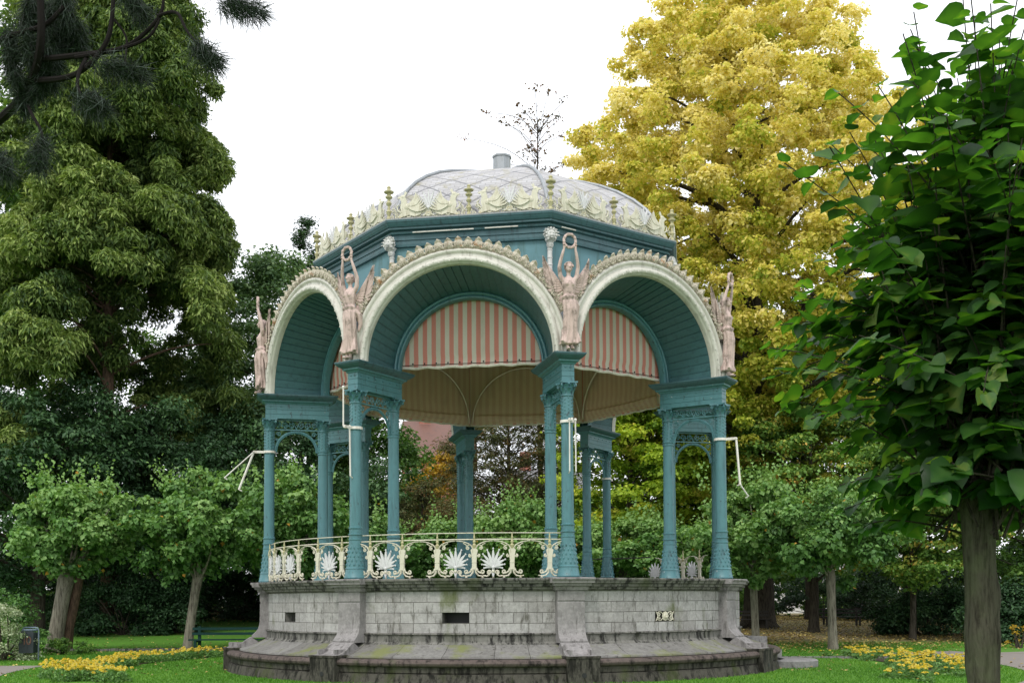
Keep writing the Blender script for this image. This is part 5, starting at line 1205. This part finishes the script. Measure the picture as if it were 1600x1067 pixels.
# ================================================================== FOREGROUND LIME
tx, ty = 2.52, -22.75
fgt = thing('lime_tree', 'dark foreground lime tree with big heart shaped leaves and furrowed trunk at the right edge', 'tree', (tx, ty, 0))
tb = MB(); nseg = 110; P = []; ns = 72
for i in range(nseg + 1):
    z = -.2 + 3.3 * i / nseg; r = .076 + .03 * max(0, 1 - z / 1.2) ** 2 + .010 * math.exp(-((z - 1.45) / .10) ** 2) + .03 * max(0, z - 1.85)
    lx = -.05 * (z / 3)
    for k in range(ns):
        a = 2 * PI * k / ns
        w1 = a + .10 * math.sin(z * 4.1) + .05 * math.sin(z * 11 + a * 2)
        ridge = abs(math.sin(w1 * 6.5 + .7 * math.sin(z * 5 + a))) ** .5 * .055 + abs(math.sin(w1 * 12 + 1.1 * math.sin(z * 9 + 2 * a))) ** .6 * .04
        knob = .020 * math.exp(-((z - 1.66) / .09) ** 2) * max(0, math.cos(a)) ** 2 + .012 * math.exp(-((z - 1.30) / .06) ** 2) * max(0, math.cos(a - 2.2)) ** 2
        rr_ = r * (.95 + ridge + .05 * math.sin(a * 3 + z)) + knob
        P.append((lx + rr_ * math.cos(a), rr_ * math.sin(a), z))
tb.add(P, [(i * ns + k, i * ns + (k + 1) % ns, (i + 1) * ns + (k + 1) % ns, (i + 1) * ns + k) for i in range(nseg) for k in range(ns)])
tb.obj('trunk', 'limebark', fgt, smooth=True)
tw = MB(); LC, LN, LA, LL, LT = [], [], [], [], []
Cc = Vector((0, 0, 3.25))
for i in range(470):
    outer = i % 3 == 0
    while True:
        d = Vector(rng.normal(size=3)); d.normalize()
        if d.z > -.92: break
    start = Vector((random.gauss(.02, .12), random.gauss(0, .12), 1.95 + 1.3 * random.random() ** .8))
    k_ = (.86 + .22 * random.random()) if outer else (.45 + .38 * random.random())
    end = Cc + Vector((.07 + d.x * 1.14 * k_, d.y * 1.05 * k_, d.z * 1.5 * k_))
    if not outer: end.x += .10
    if end.z < 2.02: end.z = 2.02 + random.random() * .3
    if end.z < 2.45: start.z = min(start.z, max(1.93, end.z - .05))
    mid = (start + end) / 2 + Vector((random.gauss(0, .08), random.gauss(0, .08), .12 + .1 * random.random()))
    pts = [start * (1 - f) ** 2 + mid * 2 * f * (1 - f) + end * f * f for f in np.linspace(0, 1, 9)]
    tw.tube(pts, [max(.0032, .009 - .0010 * k) for k in range(9)], 5)
    hz = (end.z - 2.0) / 2.6
    for k in range(13):
        f = (.46 if outer else .28) + (.54 if outer else .72) * k / 12 + random.gauss(0, .02); f = min(1, max(0, f)); p = start * (1 - f) ** 2 + mid * 2 * f * (1 - f) + end * f * f
        dirn = (end - start).normalized(); side = dirn.cross(Vector((0, 0, 1))).normalized() * (1 if k % 2 else -1)
        ax = (side * .8 + dirn * .6 + Vector((0, 0, -.75 + .75 * hz + .25 * random.gauss(0, 1)))).normalized()
        nr = (Vector((0, 0, 1)) + dirn * (.7 - .5 * hz) + Vector(rng.normal(size=3)) * .38).normalized()
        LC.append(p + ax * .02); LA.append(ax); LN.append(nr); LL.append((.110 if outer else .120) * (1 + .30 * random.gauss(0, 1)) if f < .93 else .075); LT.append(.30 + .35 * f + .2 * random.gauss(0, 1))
tw.obj('twigs', 'bark', fgt, smooth=True)
# heart shaped leaf outline along +u, with midrib fold and drooping tip
OUT = np.array([(0, 0), (-.09, .22), (-.01, .42), (.19, .52), (.43, .50), (.64, .38), (.82, .19), (.98, 0)])
LA = np.array(LA); LN = np.array(LN); LC = np.array(LC); LL = np.array(LL).clip(.05, .21); LT = np.array(LT)
LA = LA - LN * (LA * LN).sum(1, keepdims=True); LA /= np.linalg.norm(LA, axis=1, keepdims=True); LB = np.cross(LN, LA)
MID = np.array([(0, 0), (.2, 0), (.42, 0), (.62, 0), (.82, 0), (1.03, 0)])
n = len(LC); pts = [(u, w_) for u, w_ in OUT[1:7]] + [(u, 0) for u, _ in MID] + [(u, -w_) for u, w_ in OUT[1:7]]   # 6 left, 6 mid, 6 right
pts = np.array(pts); curl = rng.uniform(.05, .38, n)
v = np.empty((n, 18, 3))
jag = 1 + .06 * rng.normal(size=(n, 18))
for j, (u, w_) in enumerate(pts):
    hgt = (-curl * (u ** 2) * .55 + abs(w_) * .28 + .05 * np.sin(j * 2.1 + np.arange(n)) * abs(w_))
    v[:, j] = LC + LA * (LL * u)[:, None] + LB * (LL * w_ * jag[:, j])[:, None] + LN * (LL * hgt)[:, None]
i = np.arange(n)[:, None] * 18; Lf, Mf, Rf = 0, 6, 12
tri = [(Mf, Lf + 1, Lf), (Mf, Mf + 1, Lf + 1), (Mf + 1, Lf + 2, Lf + 1), (Mf + 1, Mf + 2, Lf + 2), (Mf + 2, Lf + 3, Lf + 2), (Mf + 2, Mf + 3, Lf + 3), (Mf + 3, Lf + 4, Lf + 3), (Mf + 3, Mf + 4, Lf + 4), (Mf + 4, Lf + 5, Lf + 4), (Mf + 4, Mf + 5, Lf + 5)]
tri += [tuple((x + 12 if x < 6 else x) for x in (a_, c_, b_)) for a_, b_, c_ in tri[:10]]
f = np.concatenate([i + list(t3) for t3 in tri], 0)
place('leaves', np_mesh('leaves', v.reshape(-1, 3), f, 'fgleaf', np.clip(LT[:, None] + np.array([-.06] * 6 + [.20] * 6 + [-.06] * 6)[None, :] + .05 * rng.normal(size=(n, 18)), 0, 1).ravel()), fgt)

# ================================================================== FOREGROUND PINE BOUGHS
pine = thing('pine_tree', 'dark overhanging pine with drooping needle tufts and crooked boughs at the top left corner', 'tree', (-5.6, -20.0, 0))
def W(px, py, dep):
    return Vector(((px - 787) / 1716 * dep, dep - 28.48, 1.65 + (937 - py) / 1716 * dep)) - Vector((-5.6, -20.0, 0))
tb = MB(); tb.tube([(0, 0, -.2), (.05, 0, 2), (.0, 0, 5), (.1, 0, 9)], [.26, .21, .17, .08], 12); tb.obj('trunk', 'bark', pine, smooth=True)
bo = MB(); tufts = []
def bough(pts, r0, r1, tuft=True, mid=0):
    w = [W(*p) for p in pts]; out = []
    for k in range(len(w) - 1):
        p0, p1 = w[max(k - 1, 0)], w[k]; p2, p3 = w[k + 1], w[min(k + 2, len(w) - 1)]
        for q in range(6):
            t = q / 6; out.append(.5 * ((2 * p1) + (p2 - p0) * t + (2 * p0 - 5 * p1 + 4 * p2 - p3) * t * t + (3 * p1 - p0 - 3 * p2 + p3) * t ** 3))
    out.append(w[-1]); m = len(out)
    bo.tube(out, [.72 * (r0 + (r1 - r0) * i / (m - 1)) for i in range(m)], 7)
    if tuft: tufts.append((out[-1], (out[-1] - out[-3]).normalized(), 1.0))
    return out
T0 = (-60, 120, 8.4)
bough([(-120, 260, 8.5), (0, 165, 7.5), (40, 110, 7.2), (55, 40, 7.0), (50, -60, 7)], .05, .03, False)
bough([(40, 110, 7.2), (110, 100, 7.0), (160, 45, 6.9), (170, -40, 7)], .03, .018, False)
bough([(60, 75, 7.1), (120, 68, 7.0), (190, 55, 6.9), (240, 10, 6.8), (250, -30, 6.8)], .03, .012, False)
bough([(110, 72, 7.0), (175, 60, 6.9), (225, 40, 6.8), (245, 5, 6.8)], .02, .01, False)
bough([(130, 70, 7.0), (115, 100, 6.9), (118, 130, 6.8), (150, 150, 6.7)], .018, .012)
bough([(240, 5, 6.8), (270, 0, 6.7), (290, 35, 6.6), (330, 75, 6.5)], .016, .010)
bough([(20, 110, 7.4), (40, 160, 7.2), (58, 195, 7.1), (55, 240, 7.0)], .018, .010)
bough([(-40, 60, 7.4), (0, 40, 7.2), (60, 20, 7.1), (90, -10, 7.1)], .03, .02, False)
bough([(170, 10, 6.9), (190, 40, 6.9), (190, 85, 6.8), (205, 95, 6.8)], .012, .007)
bough([(-20, 200, 7.4), (-10, 230, 7.2), (0, 250, 7.1)], .015, .01)
bough([(330, -60, 6.5), (360, -20, 6.5), (395, -6, 6.5)], .014, .01)
bough([(160, -60, 6.9), (200, -20, 6.9), (215, 0, 6.9)], .014, .01)
for p in ((70, 30), (62, 60), (75, 90), (40, 70), (55, 120), (85, 15), (30, 20), (100, 50), (15, 100), (80, 50), (45, 130), (60, 90), (50, 10), (95, 5), (75, 110), (30, 150), (120, 60), (10, 60)):
    tufts.append((W(p[0], p[1], 7.1 + .2 * random.random()), Vector((random.gauss(0, .3), random.gauss(0, .3), -1)).normalized(), .85))
bo.obj('branch', 'pinebark', pine, smooth=True)
C, A, LW = [], [], []
for p, d, s_ in tufts:
    for k in range(620):
        f = rng.random(); b0 = np.array(p) - np.array(d) * .26 * f * s_
        dd = np.array(d) * (.55 + .4 * rng.random()) + rng.normal(size=3) * .42 + np.array([0, 0, -.25]); dd /= np.linalg.norm(dd)
        C.append(b0 + dd * .095 * s_); A.append(dd); LW.append(.19 * s_ * (.8 + .4 * rng.random()))
C, A, LW = np.array(C), np.array(A), np.array(LW)
place('needles', leaf_mesh('needles', C, rnd_unit(len(C)), A, LW, np.full(len(C), .0042), 'needle', rng.random(len(C)) ** 1.5), pine)
print('verts', sum(len(m.vertices) for m in bpy.data.meshes))
